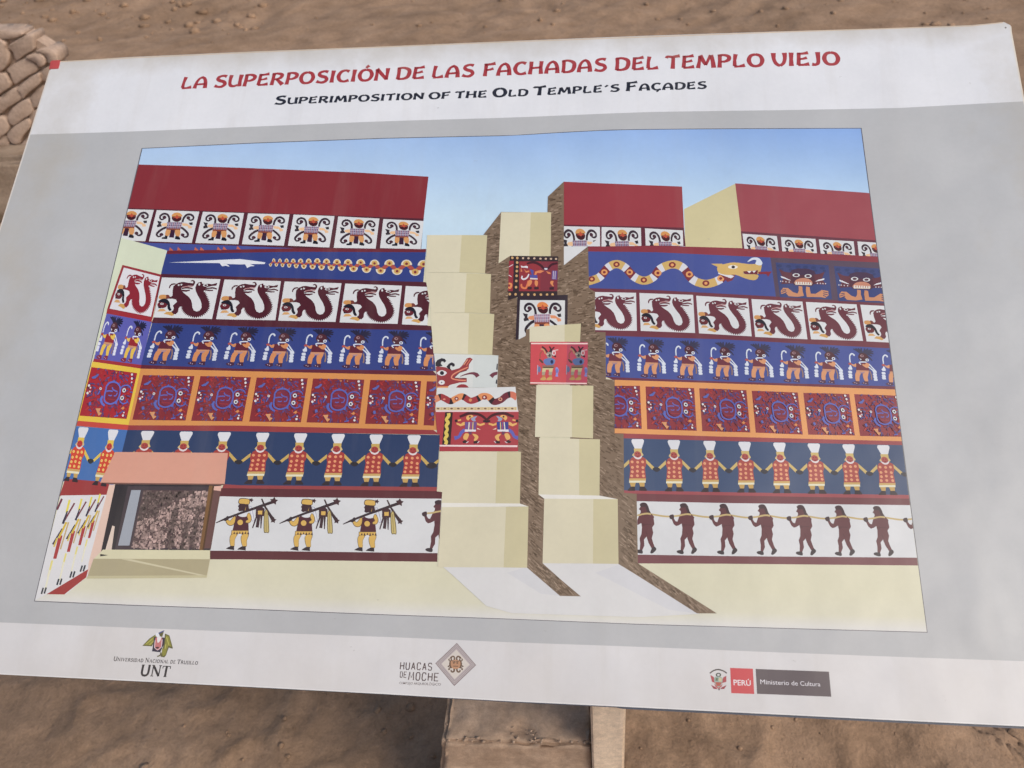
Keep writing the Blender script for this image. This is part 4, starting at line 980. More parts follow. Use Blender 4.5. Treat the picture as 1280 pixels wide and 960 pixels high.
s.poly([E6(396, 598), E6(384, 648), E6(248, 754), E6(140, 752)], (160, 56, 54))
s.poly([E6(525, 78), E6(566, 78), E6(475, 515), E6(430, 540), E6(392, 640), E6(398, 560)], (226, 196, 178))
done(s, 'angled side wall of the left facade with bright friezes')
FS = 78
gl_ = dragon((140, 44, 52), (140, 44, 52))
cell_fig('dragon_figure', FS, gl_, GQ, [A(566, 712), A(788, 768), D1(733, 128), D1(478, 78)], (222, 220, 222))
ms = staff_man((228, 190, 84), (150, 44, 48), (130, 44, 62), (40, 38, 60), (220, 222, 232))
SB4 = [D1(460, 108), D1(738, 160), D1(672, 425), D1(380, 392)]
band_fig('staff_bearer_figure', ms, w4, B4, REF4, SB4, [135.5, 166.5], 48, 31, None, FS)
cell_fig('spider_figure', FS, spider((168, 42, 52), (98, 112, 196)), SQ, [D1(367, 438), D1(648, 475), D1(583, 757), D1(293, 737)], (168, 42, 50))
hs_ = hat_man((206, 72, 50), (222, 192, 84), (190, 60, 56), (240, 200, 110), (40, 44, 46))
SB6 = [E1(270, 62), E1(588, 87), E1(500, 440), E1(195, 395)]
band_fig('hat_man_figure', hs_, w6, B6, 419.5, SB6, [96.5, 134], 48.2, 37.5, None, FS)
s = sheet('warrior_figure', FS)
m6 = lambda p: E6(*p)
for dx, dy, k in ((0, 0, 1.0), (85, -22, 0.9), (155, -42, 0.82), (215, -62, 0.75)):
    def mk(x, y): return (175 + dx + (x - 175) * k, 745 + dy * 2.9 + (y - 745) * k * 0.98)
    def pk(*f): return [v for i in range(0, len(f), 2) for v in mk(f[i], f[i + 1])]
    draw(s, [L((228, 216, 130), 11.52 * k, *pk(150, 640, 175, 540)), P((170, 60, 60), *pk(180, 530, 215, 380, 238, 385, 200, 530)), L((214, 184, 70), 12.96 * k, *pk(215, 400, 262, 300)), L((60, 52, 70), (11.52 * k, 5.76 * k), *pk(178, 440, 235, 340)), L((120, 60, 70), 10.08 * k, *pk(250, 290, 312, 180)),
             L((226, 212, 90), 12.96 * k, *pk(262, 240, 282, 160)), L((52, 50, 70), (14.4 * k, 7.2 * k), *pk(240, 310, 268, 230)), L((196, 170, 120), 8.64 * k, *pk(225, 470, 275, 300)), L((232, 228, 200), 10.08 * k, *pk(130, 730, 160, 600)), L((214, 190, 90), 10.08 * k, *pk(185, 455, 205, 400))], m6)
for x, y in ((122, 735), (218, 680), (298, 635), (362, 598)): draw(s, [L((44, 52, 62), 10, x - 14, y + 16, x - 2, y - 22), L((44, 52, 62), 10, x + 4, y + 14, x + 16, y - 24)], m6)
draw(s, [L((110, 50, 66), 12, 205,232, 235,165)], m6)
done(s, 'foreshortened warriors on the white side wall')

# ------------------------------------------------------------------ stepped profile in the middle
TL_, TD_, TW_ = (216, 209, 180), (204, 195, 156), (222, 219, 208)
BRN = (126, 106, 86)
EB = 130
s = sheet('cut_wall', EB)
poly_a = [C(327, 370), C(512, 372), C(500, 640), C(380, 640), D3(575, 30), D3(660, 190), D3(660, 288), D3(700, 555), E3(715, 90), E3(710, 435), E3(742, 460), E3(730, 857), E3(845, 960), (726, 745.5), (700, 745), (671, 720), E3(635, 885), E3(643, 507), E3(590, 492), E3(597, 172), E3(577, 168), D3(575, 705), D3(560, 560), D3(450, 562), D3(456, 367), D3(420, 362), D3(432, 112), D3(404, 108), C(263, 752), C(228, 748), C(241, 513), C(218, 510)]
poly_b = [C(713, 183), C(615, 275), C(612, 372), C(632, 640), C(640, 900), D3(700, 40), D3(800, 200), D3(900, 290), D3(900, 560), E3(900, 100), E3(1000, 442), E3(1190, 462), E3(1197, 862), (797.5, 720), (871, 766.7), (896, 766.7), E4(545, 962), E4(381, 858), E4(373, 430), E4(296, 424), E4(293, 60), D4(238, 846), D4(238, 517), D4(184, 512), D4(182, 224), D4(118, 222), C(905, 860), C(868, 842), C(862, 585), C(713, 698)]
for pl in (poly_a, poly_b): s.poly(pl, BRN, lev=0)
s.k = 1
rnd = random.Random(21)
s.clip = None
for pl in (poly_a, poly_b):
    xs_ = [p[0] for p in pl]; ys_ = [p[1] for p in pl]; cnt = 0
    for t in range(9000):
        x = rnd.uniform(min(xs_), max(xs_)); y = rnd.uniform(min(ys_), max(ys_))
        if not inside((x, y), pl): continue
        slope = (-0.2 if y < 430 else 0.25 + (y - 430) / 420) + rnd.uniform(-0.25, 0.25)
        l = rnd.uniform(2.0, 7.0); wd = rnd.uniform(0.7, 1.8); dx, dy = l / 2, l / 2 * slope
        q = strip([(x - dx, y - dy), (x + dx, y + dy)], wd)[0]
        if not all(inside(v, pl) for v in q): continue
        g = rnd.choice((-1, -1, 1)); a = rnd.uniform(14, 36) * g
        s.poly(q, (126 + a, 106 + a * 0.95, 86 + a * 0.9), lev=1 + cnt % 4); cnt += 1
        if cnt > 1500: break
s.k = 6; s.clip = QUADF
done(s, 'brown rough cut faces between the building phases')
s = sheet('pale_floor', EB - 8)
s.poly([(553, 708), E3(730, 850), E3(1197, 855), (800, 720), (874, 767.5), (800, 771.5), (640, 766.5), (608, 757.5), (567, 720)], (218, 217, 214))
s.poly([(634, 716), (657, 709), (672, 720), (700, 745), (676, 742)], (210, 210, 210)); s.poly([(744, 716), (773, 706), (797, 720), (871, 767), (836, 762)], (211, 211, 212))
done(s, 'white floor in front of the stairs')
def step(*polys):
    global s
    s = sheet('pale_step', EB + 10 + step.n); step.n += 2
    for pl, c in zip(polys, (TL_, TD_, (230, 227, 216))): s.poly(pl, c)
    done(s)
step.n = 0
step([(534, 294), C(85, 512), C(70, 742), (532, 341)], [C(85, 512), C(242, 513), C(228, 747), C(70, 742)])
step([(531, 341), C(115, 748), D3(250, 103), (539, 391)], [C(115, 748), C(265, 752), D3(405, 108), D3(250, 103)])
step([(538, 391), D3(278, 107), D3(270, 358), (542, 442)], [D3(278, 107), D3(433, 112), D3(420, 362), D3(270, 358)])
step([E3(97, 166), E3(450, 170), E3(440, 490), E3(108, 490), E3(112, 420), E3(80, 415)], [E3(450, 170), E3(597, 172), E3(590, 492), E3(440, 490)])
step([E3(110, 507), E3(505, 510), E3(490, 883), E3(84, 881)], [E3(505, 510), E3(643, 508), E3(635, 885), E3(490, 883)], [E3(110, 486), E3(590, 490), E3(643, 508), E3(108, 512)])
step([C(327, 372), C(510, 372), C(500, 642), C(380, 642), C(312, 686)], [C(510, 372), C(635, 372), C(632, 642), C(500, 642)])
step([D3(692, 550), D3(912, 552), D3(910, 870), D3(683, 868)], [D3(912, 552), D3(1042, 553), D3(1040, 877), D3(910, 870)])
step([E3(710, 86), E3(955, 92), E3(955, 440), E3(705, 436)], [E3(955, 92), E3(1083, 95), E3(1080, 443), E3(955, 440)])
step([E3(740, 459), E3(1042, 462), E3(1040, 859), E3(730, 857)], [E3(1042, 462), E3(1192, 463), E3(1197, 861), E3(1040, 859)], [E3(705, 434), E3(1080, 441), E3(1192, 463), E3(740, 460)])
PB = EB + 45
# dragon head and banded snake panels
wd_ = W(540, 440, 650, 515); md = lambda p: wd_(*p)
s = sheet('fish_dragon_panel', PB)
s.poly([D3(62, 355), D3(458, 367), D3(450, 564), D3(84, 566)], (214, 216, 210)); s.poly([D3(305, 362), D3(458, 367), D3(450, 564), D3(300, 564)], (206, 211, 206))
RB = (150, 62, 64)
s.clip = [D3(66, 355), D3(456, 366), D3(449, 563), D3(84, 566)]
draw(s, [P(RB, -20,245, 80,210, 200,225, 290,268, 400,238, 440,200, 505,98, 552,82, 594,106, 542,180, 532,248, 500,270, 400,302, 326,372, 400,392, 508,388, 506,442, 400,448, 260,482, 235,505, 60,505, -20,505),
         P((214, 216, 210), 520,262, 420,308, 330,374, 420,384, 505,384), S((222, 142, 112), 18, 522,224, 400,278, 312,328, 285,368, 302,392, 400,412, 496,416), L((80, 40, 44), 10, 505,270, 400,302, 326,372), L((80, 40, 44), 10, 330,382, 505,386),
         L((224, 168, 132), 12, 462,190, 520,110), L((214, 130, 100), 10, 500,200, 560,110),
         S((112, 56, 68), (8, 20, 34, 58, 60), 412,358, 500,326, 590,312, 645,332, 668,362), S((112, 56, 68), (40, 50, 66), 968,306, 900,325, 860,362),
         P((44, 40, 46), 20,205, 80,120, 140,92, 190,104, 208,135, 180,158, 165,140, 140,142, 130,172, 155,205, 100,215), P((44, 40, 46), 210,218, 250,170, 290,152, 332,175, 332,206, 304,220, 290,196, 268,202, 266,240, 284,266, 240,248), P((44, 40, 46), -10,95, 34,86, 20,132, -10,140),
         P((224, 222, 220), 66,308, 110,275, 150,266, 200,285, 220,310, 185,342, 140,350, 95,335), E((40, 36, 42), 146, 308, 30), E((222, 220, 220), 142, 445, 46, 34), E((90, 80, 96), 142, 445, 10, 10, 8),
         P((226, 150, 92), 66,506, 238,500, 232,560, 66,560), E((150, 54, 58), 445, 540, 94, 70, 14, 180, 360), P((44, 40, 46), 944,172, 990,172, 985,265, 935,260), P((44, 40, 46), 935,402, 985,408, 980,480, 925,460)], md)
s.clip = QUADF; done(s)
s = sheet('snake_panel', PB + 34)
s.poly([D3(80, 566), D3(350, 566), D3(563, 560), D3(578, 712), D3(70, 710)], (216, 217, 214))
s.clip = [D3(70, 550), D3(566, 550), D3(572, 720), D3(60, 720)]
path = smooth_path([(30, 700), (70, 682), (130, 656), (190, 680), (270, 718), (340, 686), (420, 650), (470, 660), (560, 712), (660, 686), (740, 645), (830, 660), (900, 728), (1000, 702), (1080, 640), (1160, 622), (1240, 670)], 8)
def sc(x):
    for lim, c in ((104, (216, 136, 100)), (128, (60, 40, 42)), (255, (158, 58, 62)), (290, (50, 36, 40)), (448, (222, 146, 96)), (478, (50, 36, 40)), (652, (160, 58, 62)), (682, (50, 36, 40)), (852, (222, 146, 96)), (884, (50, 36, 40)), (1108, (112, 46, 56)), (1135, (50, 36, 40))):
        if x < lim: return c
    return (206, 116, 92)
for i, q in enumerate(strip(path, 92)): s.poly([md(p) for p in q], sc(path[i][0]), lev=s.k)
s.k += 1
draw(s, [E((140, 54, 54), 358, 682, 30), E((226, 210, 200), 358, 682, 13), E((140, 54, 54), 765, 664, 38, 34), E((230, 214, 204), 762, 662, 15), E((214, 140, 96), 560, 702, 24), E((224, 160, 130), 995, 690, 30, 26), E((112, 46, 56), 995, 690, 16, 14), E((220, 140, 120), 180, 690, 20, 12),
         P((214, 192, 146), 60,806, 1250,802, 1250,848, 50,850), ('m', (120, 84, 70), [ell(90 + 98 * i, 826, 20, 12, 8) for i in range(12)]), ('m', (180, 150, 100), [[(60 + 98 * i + 78, 808), (60 + 98 * i + 84, 808), (60 + 98 * i + 84, 846), (60 + 98 * i + 78, 846)] for i in range(12)])], md)
s.clip = QUADF; done(s)
wr_ = W(545, 510, 655, 570); mr = lambda p: wr_(*p)
RP = (170, 62, 68)
s = sheet('dancer_panel', PB + 50)
draw(s, [P(RP, -12,40, 1202,38, 1194,632, 52,632, 56,380, 20,380), P((232, 206, 204), 0,40, 1200,38, 1200,58, -2,60), P((48, 38, 34), 135,62, 246,66, 212,536, 90,536), S((222, 196, 96), (52, 44, 50, 40, 52, 42, 50), 185,78, 186,120, 152,170, 178,215, 150,262, 168,312, 145,362, 162,402, 132,450, 154,492, 138,532),
         P((236, 212, 208), 54,538, 1186,545, 1184,572, 54,562)], mr)
FLs = (228, 178, 104)
def dancer(dx, tun, flip=1):
    f = lambda x: (500 + (x - 500) * flip) + dx
    def q(*v): return [c for i in range(0, len(v), 2) for c in (f(v[i]), v[i + 1])]
    return [S((96, 98, 176), (50, 46, 40, 60), *q(420,320, 370,360, 335,420, 270,440)), S((72, 30, 36), (34, 40, 38, 34), *q(345,130, 400,110, 480,80, 600,90, 680,125, 740,180)), L((50, 32, 40), 30, *q(730, 205, 790, 190)),
            PS(FLs, *q(440,150, 460,115, 520,105, 545,130, 500,150, 470,185)), E((60, 40, 44), f(494), 130, 14), PS((156, 160, 186), *q(510,160, 545,135, 600,120, 570,160, 580,190, 540,195)), P(FLs, *q(395,210, 420,205, 420,250, 360,270, 300,240, 300,215, 360,235)), P(FLs, *q(595,215, 640,235, 705,220, 715,240, 650,265, 600,250)),
            E((52, 36, 42), f(296), 190, 22, 22), L(FLs, 22, *q(320,185, 365,175)), P(tun, *q(425,205, 595,205, 580,325, 422,325)), L((226, 214, 196), 16, *q(485,210, 475,318)), L((226, 190, 110), 14, *q(540,210, 535,318)), L((190, 80, 80), 10, *q(510,210, 505,318)),
            P((226, 220, 222), *q(422,315, 585,318, 580,345, 418,350)), P((232, 206, 180), *q(600,290, 655,318, 600,312)), P((108, 64, 90), *q(470,345, 525,345, 515,390, 480,390)), PS(FLs, *q(425,375, 480,380, 470,430, 440,470, 395,440)), PS(FLs, *q(530,380, 590,390, 620,430, 580,480, 550,470, 565,430)),
            P((46, 34, 38), *q(385,490, 430,465, 465,510, 400,515)), P((46, 34, 38), *q(545,490, 600,475, 625,515, 550,520)), L((224, 214, 214), 10, *q(440, 512, 475, 490)), L((224, 214, 214), 10, *q(605, 512, 632, 485))]
s.clip = [mr((0, 30)), mr((1198, 30)), mr((1192, 640)), mr((0, 640))]
draw(s, dancer(0, (112, 84, 140)), mr); draw(s, dancer(478, (58, 66, 138), -1), mr)
s.clip = QUADF; done(s, 'red panel with two dancing figures')
# dotted dark panel, white deity panel and pink-red panel of the second stair
wq = W(630, 315, 715, 425, 742); mq = lambda p: wq(*p)
s = sheet('dotted_panel', PB)
draw(s, [P((58, 46, 46), 66,44, 592,50, 582,472, 150,492, 44,532), P((150, 56, 62), 56,98, 108,98, 96,430, 45,430), P((146, 56, 60), 166,104, 400,104, 395,430, 164,430), P((128, 56, 64), 400,104, 590,106, 582,430, 395,430),
         ('m', (206, 164, 112), [ell(x, y, 14, 15, 10) for x, y in ((92, 66), (146, 68), (144, 117), (143, 164), (140, 211), (138, 262), (135, 318), (132, 386), (64, 462), (127, 464), (197, 466), (265, 466), (333, 467), (403, 468), (470, 468), (530, 466))]), ('m', (206, 178, 152), [ell(x, y, 13, 11, 10) for x, y in ((208, 70), (268, 71), (331, 72), (398, 75), (456, 76), (513, 77), (568, 78))]),
         S((70, 34, 40), (20, 26, 28, 20), 250,130, 320,115, 390,140, 440,190), S((70, 34, 40), (20, 24, 20), 480,185, 520,140, 585,125), P((222, 218, 220), 182,150, 214,160, 240,152, 262,160, 260,180, 225,172, 190,172), P((214, 132, 88), 186,170, 200,215, 182,218), P((214, 132, 88), 216,185, 240,210, 275,205, 275,222, 238,228),
         P((84, 84, 152), 280,185, 325,205, 318,265, 300,240), P((214, 132, 88), 340,215, 400,200, 440,210, 400,232, 360,232, 345,270, 325,275), E((90, 80, 100), 458, 186, 24, 18), P((222, 220, 222), 440,180, 474,180, 470,196, 444,194), S((222, 218, 222), (14, 18, 18, 12), 200,262, 195,290, 225,298, 255,278, 272,242),
         S((220, 128, 84), (18, 22, 20, 14), 190,350, 195,385, 235,398, 255,360, 265,315), P((84, 84, 152), 280,250, 365,255, 365,295, 285,290), P((222, 208, 200), 285,284, 368,290, 366,304, 285,300), PS((218, 140, 90), 275,308, 305,315, 300,350, 270,380, 262,350), PS((218, 140, 90), 340,312, 368,320, 370,355, 355,380, 335,352), P((62, 40, 44), 256,385, 305,382, 300,412, 256,412), P((62, 40, 44), 330,385, 378,382, 380,410, 330,412),
         P((104, 84, 140), 525,205, 582,208, 578,305, 520,300), L((222, 210, 214), 6, 540,210, 536,298), L((222, 210, 214), 6, 560,210, 556,298), P((214, 132, 88), 460,212, 505,225, 512,245, 480,240), PS((218, 140, 90), 510,320, 540,320, 535,350, 542,380, 508,350), P((62, 40, 44), 495,388, 545,382, 545,414, 498,414),
         S((226, 146, 92), 20, 50,345, 80,355, 70,395, 48,385), L((222, 208, 210), 8, 55,165, 98,140), L((222, 208, 210), 8, 52,255, 84,272)], mq)
done(s)
s = sheet('deity_panel', PB + 36)
s.poly([wq(148, 488), wq(696, 470), wq(690, 1010), wq(125, 1010)], (54, 42, 48)); s.poly([wq(176, 527), wq(666, 530), wq(662, 900), wq(240, 900), wq(235, 925), wq(160, 960)], (214, 215, 212))
s.clip = [wq(176, 527), wq(666, 530), wq(662, 895), wq(160, 905)]
draw(s, deity((50, 40, 46), (220, 146, 104), (224, 136, 76), (190, 168, 184), (222, 150, 100)), cellmap(DQ, None, [wq(172, 522), wq(668, 524), wq(662, 960), wq(162, 960)]))
s.clip = QUADF; done(s)
s = sheet('pale_step', PB + 76)                  # brown and pale faces that cover the panel's foot
s.poly([wq(110, 1010), wq(128, 962), wq(165, 955), wq(238, 918), wq(240, 850), wq(282, 838), wq(282, 1010)], BRN)
s.poly([D3(650, 192), D3(865, 178), D3(865, 286), D3(650, 286)], TL_); s.poly([D3(865, 178), D3(966, 171), D3(960, 286), D3(865, 286)], TD_)
done(s)
wp_ = W(655, 420, 745, 485); mp = lambda p: wp_(*p)
s = sheet('priest_panel', PB + 84)
draw(s, [P((204, 82, 86), 120,108, 770,108, 750,862, 110,862), P((178, 74, 90), 768,108, 1138,112, 1122,866, 748,862), P((236, 208, 200), 126,126, 1136,128, 1130,152, 126,150), P((236, 208, 200), 114,826, 1118,838, 1116,858, 112,848)], mp)
def priest(dx, k=1.0):
    c = lambda r, g, b: (r * k, g * k, b * k)
    def sh(*v): return [q + (dx if i % 2 == 0 else 0) for i, q in enumerate(v)]
    return [S(c(70, 50, 50), (26, 30, 30), *sh(320,195, 370,230, 420,300)), S(c(70, 50, 50), (24, 30, 30), *sh(450,190, 480,250, 440,310)), S(c(60, 44, 48), (22, 28, 28), *sh(540,200, 490,260, 500,330, 570,375)), S(c(196, 156, 110), 22, *sh(300,235, 350,250, 380,320)), S(c(160, 90, 70), 18, *sh(290,400, 290,320, 330,270)),
            E(c(226, 206, 206), 530 + dx, 305, 36, 50), E(c(206, 110, 110), 534 + dx, 308, 18, 28), L(c(230, 190, 186), 16, *sh(545,260, 610,250)), PS(c(160, 150, 136), *sh(400,310, 470,290, 500,350, 480,400, 420,390)), E(c(74, 70, 74), 455 + dx, 350, 22, 26), L(c(222, 200, 180), 14, *sh(390,325, 440,335)),
            PS(c(104, 126, 176), *sh(345,450, 400,405, 500,400, 550,440, 530,510, 400,525)), E(c(44, 50, 84), 496 + dx, 465, 26, 34), P(c(128, 140, 166), *sh(535,410, 560,440, 540,500)), PS(c(90, 70, 60), *sh(270,410, 310,430, 345,470, 330,490, 280,450)), P(c(150, 110, 96), *sh(330,525, 540,520, 545,560, 325,565)), P(c(90, 76, 56), *sh(340,555, 530,555, 525,575, 335,575)),
            P(c(208, 196, 146), *sh(330,575, 520,575, 505,640, 450,640, 440,600, 390,605, 385,640, 320,640)), P(c(170, 160, 136), *sh(320,640, 380,640, 370,700, 320,700)), P(c(170, 160, 136), *sh(440,640, 505,640, 495,700, 440,700)), P(c(190, 130, 80), *sh(325,705, 385,705, 380,740, 325,740)), P(c(190, 130, 80), *sh(445,705, 505,705, 500,740, 445,740)),
            PS(c(206, 166, 100), *sh(290,770, 330,740, 385,745, 385,785, 310,790)), PS(c(206, 166, 100), *sh(400,770, 440,740, 500,745, 490,785, 410,790)), PS(c(110, 120, 160), *sh(265,540, 295,570, 300,620, 265,655, 250,600)), L(c(170, 176, 196), 14, *sh(245,520, 240,690)), PS(c(150, 150, 210), *sh(560,580, 590,560, 620,610, 600,690, 610,725, 555,720, 570,680)), PS(c(120, 126, 190), *sh(565,600, 600,590, 610,650, 570,660))]
s.clip = [mp((112, 100)), mp((1136, 100)), mp((1122, 870)), mp((108, 870))]
draw(s, priest(0), mp); draw(s, priest(515, 0.82), mp)
s.clip = QUADF; done(s, 'pinkish red panel with two standing figures')

# ------------------------------------------------------------------ booth with the photograph, lower left
m6 = lambda p: E6(*p); m1 = lambda p: E1(*p)
s = sheet('booth', 150)
draw(s, [P((40, 37, 42), 563,76, 1216,80, 1146,484, 540,484, 470,516), P((226, 206, 188), 492,516, 545,330, 560,335, 540,484), P((66, 56, 62), 640,88, 1216,90, 1150,478, 560,478), P((160, 166, 174), 662,112, 720,112, 650,453, 580,453), P((84, 66, 66), 735,112, 1150,114, 1085,466, 660,466)], m6)
rnd = random.Random(33); lv = s.k
for i in range(1500):
    u, v = rnd.random(), rnd.random()
    x = (735 + (1150 - 735) * u) * (1 - v) + (662 + (1085 - 662) * u) * v; y = 114 + 350 * v
    diag = v + u * 0.72 - 0.55
    dark = diag < 0 or (abs(u - 0.52) < 0.05 and v > 0.3) or (abs(u - 0.86) < 0.04 and 0.25 < v) or (abs(u - 0.72) < 0.03 and v > 0.55)
    g = rnd.gauss(98, 20) if dark else rnd.gauss(172, 22)
    if not dark and rnd.random() < 0.3: g -= 55
    g = max(44, min(212, g)); wq2 = rnd.uniform(6, 15); hq = rnd.uniform(8, 20)
    s.poly([E6(x, y), E6(x + wq2, y + rnd.uniform(-3, 3)), E6(x + wq2 - 1, y + hq), E6(x - 2, y + hq)], (g, g * 0.85, g * 0.80), lev=lv + i % 5)
s.k = lv + 6
draw(s, [P((104, 72, 68), 1170,90, 1216,90, 1150,470, 1110,470), P((122, 88, 52), 1140,84, 1174,84, 1102,522, 1074,522), P((84, 58, 36), 1162,84, 1174,84, 1102,522, 1092,522), P((226, 180, 162), 1172,88, 1216,86, 1212,118, 1168,112)], m6)
draw(s, [P((218, 212, 176), 488,478, 1146,482, 1146,538, 428,538), P((176, 166, 132), 430,534, 1146,537, 1126,642, 392,646), P((206, 198, 164), 600,537, 660,537, 1126,638, 1100,641), P((196, 188, 150), 392,640, 1126,636, 1126,650, 388,656), P((34, 32, 36), 470,505, 520,512, 470,520)], m6)
draw(s, [P((216, 158, 136), 513,222, 1207,228, 1187,420, 420,412), P((120, 84, 74), 420,410, 1187,418, 1187,426, 480,420)], m1)
done(s, 'pink-roofed booth showing a grey photograph')

# ------------------------------------------------------------------ logos along the lower margin
def logo(name, label):
    o = bpy.data.objects.new(name, None); COL.objects.link(o); o.parent = panel; o['label'] = label; o.empty_display_size = 0.02
    return o
lo = logo('university_logo', 'gold winged crest over black UNT lettering')
wu = W(130, 780, 260, 855); mu = lambda p: wu(*p)
s = Sheet('crest', 4); OL = (140, 138, 58); OD = (92, 90, 48)
draw(s, [P(OD, 472,268, 560,178, 640,126, 656,180, 612,232, 590,275, 540,272), P(OL, 490,260, 565,185, 636,138, 646,178, 604,226, 580,262), L((186, 182, 92), 8, 520,245, 600,180), L((186, 182, 92), 8, 560,255, 625,200), P(OD, 752,118, 806,142, 846,290, 844,305, 798,290, 782,332, 764,384, 742,412, 694,402, 716,330, 738,240), P(OL, 762,134, 800,152, 832,280, 792,270, 765,340, 742,396, 714,390, 735,320, 752,240), L((196, 190, 100), 8, 770,160, 800,260), L((196, 190, 100), 8, 760,250, 745,370),
         P((40, 40, 62), 618,160, 748,168, 738,250, 692,348, 592,336), PS((196, 118, 118), 644,165, 715,170, 712,275, 660,325, 620,285, 624,220), PS((232, 226, 224), 656,160, 704,165, 690,210, 660,230), E((60, 30, 40), 656, 292, 22, 12), L((220, 210, 214), 8, 630,200, 622,290, 660,322, 706,285, 716,190), E((226, 228, 232), 660, 134, 26, 26), P(OD, 670,108, 742,76, 716,160, 688,150), P((70, 80, 150), 668,112, 745,78, 738,92, 676,120),
         S(OD, 14, 700,350, 690,385, 655,400), S(OD, 12, 720,380, 700,402), S(OD, 12, 745,390, 738,408), P(OL, 715,300, 775,310, 760,380, 715,370)], mu)
s.build(lo)
s = Sheet('lettering', 4)
bl_ = interp(130, 0)
lean = np.array([0.20, -0.98])
def serif(text, x0, x1, y0, y1, h, small, col, wv, wh, sfx):
    hs = [h if (c in sfx.get('caps', '') and i in sfx['idx']) else small for i, c in enumerate(text)]
    GS = {'U': (.86, [(.14,1,.14,.30,.26,.06,.44,.02,.62,.06,.74,.30,.74,1)], [(.02,1,.28,1), (.62,1,.86,1)]), 'N': (.95, [(.16,0,.16,1), (.16,1,.80,0), (.80,0,.80,1)], [(.02,0,.30,0), (.02,1,.2,1), (.68,1,.94,1)]),
          'I': (.36, [(.18,0,.18,1)], [(.04,0,.32,0), (.04,1,.32,1)]), 'V': (.86, [(.08,1,.44,0), (.44,0,.78,1)], [(-.04,1,.22,1), (.66,1,.90,1)]), 'E': (.70, [(.14,0,.14,1)], [(.02,0,.60,0), (.14,.5,.5,.5), (.02,1,.58,1), (.58,1,.58,.8), (.6,0,.6,.2)]),
          'R': (.82, [(.14,0,.14,1), (.14,.98,.5,.95,.58,.75,.48,.53,.14,.5), (.4,.5,.76,0)], [(.02,0,.28,0), (.66,0,.86,0)]), 'S': (.60, [(.50,.82,.36,.98,.14,.92,.12,.70,.44,.42,.48,.16,.30,.02,.08,.16)], []), 'D': (.86, [(.14,0,.14,1), (.14,.98,.52,.94,.72,.50,.52,.06,.14,.02)], [(.02,0,.2,0), (.02,1,.2,1)]),
          'A': (.84, [(.06,0,.40,1), (.40,1,.76,0)], [(-.06,0,.18,0), (.62,0,.88,0), (.2,.36,.6,.36)]), 'C': (.80, [(.70,.84,.50,.98,.24,.88,.12,.5,.24,.12,.50,.02,.72,.16)], []), 'O': (.92, [(.45,.98,.18,.84,.10,.5,.18,.16,.45,.02,.72,.16,.80,.5,.72,.84,.45,.98)], []), 'L': (.70, [(.14,0,.14,1)], [(.02,0,.6,0), (.02,1,.28,1), (.6,0,.62,.24)]),
          'T': (.76, [(.36,0,.36,1)], [(.02,.96,.70,.96), (.22,0,.50,0), (.03,.98,.0,.74), (.70,.98,.72,.74)]), 'J': (.40, [(.22,1,.22,.0,.10,-.2)], [(.06,1,.36,1)])}
    sp_ = 0.10; adv = [((GS[c][0] + sp_) if c != ' ' else .42) * hh for c, hh in zip(text, hs)]
    k = (x1 - x0) / sum(adv); cx = x0
    for c, hh, a in zip(text, hs, adv):
        if c != ' ':
            for grp, wdt in ((GS[c][1], wv), (GS[c][2], wh)):
                for n_, st in enumerate(grp):
                    ww = wdt * (0.5 if (c in 'NVA' and grp is GS[c][1] and n_ in ((0, 2) if c == 'N' else (1,) if c == 'V' else (0,))) else 1)
                    pp = [(st[i], st[i + 1]) for i in range(0, len(st), 2)]
                    if len(pp) > 3: pp = smooth_path(pp, 3)
                    out = []
                    for q in strip(pp, ww):
                        g = []
                        for gx, gy in q:
                            X = cx + gx * hh * k; Y = y0 + (y1 - y0) * (X - x0) / (x1 - x0)
                            g.append((X + lean[0] * gy * hh, Y + lean[1] * gy * hh))
                        out.append(g)
                    s.many(out, col); s.k -= 1
        cx += a * k
    s.k += 1
t1 = 'UNIVERSIDAD NACIONAL DE TRUJILLO'
a0_, b0_ = wu(115, 452), wu(1158, 500)
serif(t1, a0_[0], b0_[0], a0_[1], b0_[1], 5.2, 4.0, (58, 56, 62), .19, .11, {'caps': 'UNT', 'idx': (0, 12, 24)})
a0_, b0_ = wu(440, 634), wu(815, 650)
serif('UNT', a0_[0], b0_[0], a0_[1], b0_[1], 13.6, 13.6, (38, 38, 44), .20, .07, {'caps': 'UNT', 'idx': (0, 1, 2)})
s.build(lo)
lo = logo('site_logo', 'grey diamond emblem beside HUACAS DE MOCHE lettering')
wh_ = W(490, 795, 610, 865); mh = lambda p: wh_(*p)
s = Sheet('diamond_emblem', 4)
draw(s, [P((138, 124, 124), 865,92, 1122,388, 830,668, 578,365), P((186, 176, 174), 865,106, 1106,388, 830,650, 592,366), P((150, 138, 138), 864,120, 1092,387, 831,634, 606,367), P((186, 176, 174), 864,130, 1082,386, 831,624, 616,368), P((150, 138, 138), 862,146, 1066,385, 832,606, 632,369), P((180, 168, 168), 862,155, 1058,384, 833,598, 640,370), P((214, 205, 194), 858,180, 1036,382, 835,578, 660,372)], mh)
BR_ = (104, 80, 62); o_ = []
for sx in (-1, 1):
    f = lambda x: 848 + sx * x
    for y0_, y1_, r in ((300, 285, 60), (330, 310, 82), (430, 450, 84), (400, 408, 92)):
        o_.append(S(BR_, (16, 14, 10), f(48), (y0_ + 375) / 2, f(r), y0_, f(r + 8), y1_, f(r - 10), y1_ - 6))
    o_ += [S(BR_, (22, 20, 18, 12), f(20), 330, f(14), 295, f(28), 272, f(50), 275, f(50), 295), S(BR_, (24, 22, 18, 12), f(18), 420, f(20), 465, f(42), 480, f(62), 465, f(52), 452), S(BR_, (26, 30, 26), f(52), 320, f(72), 370, f(56), 430)]
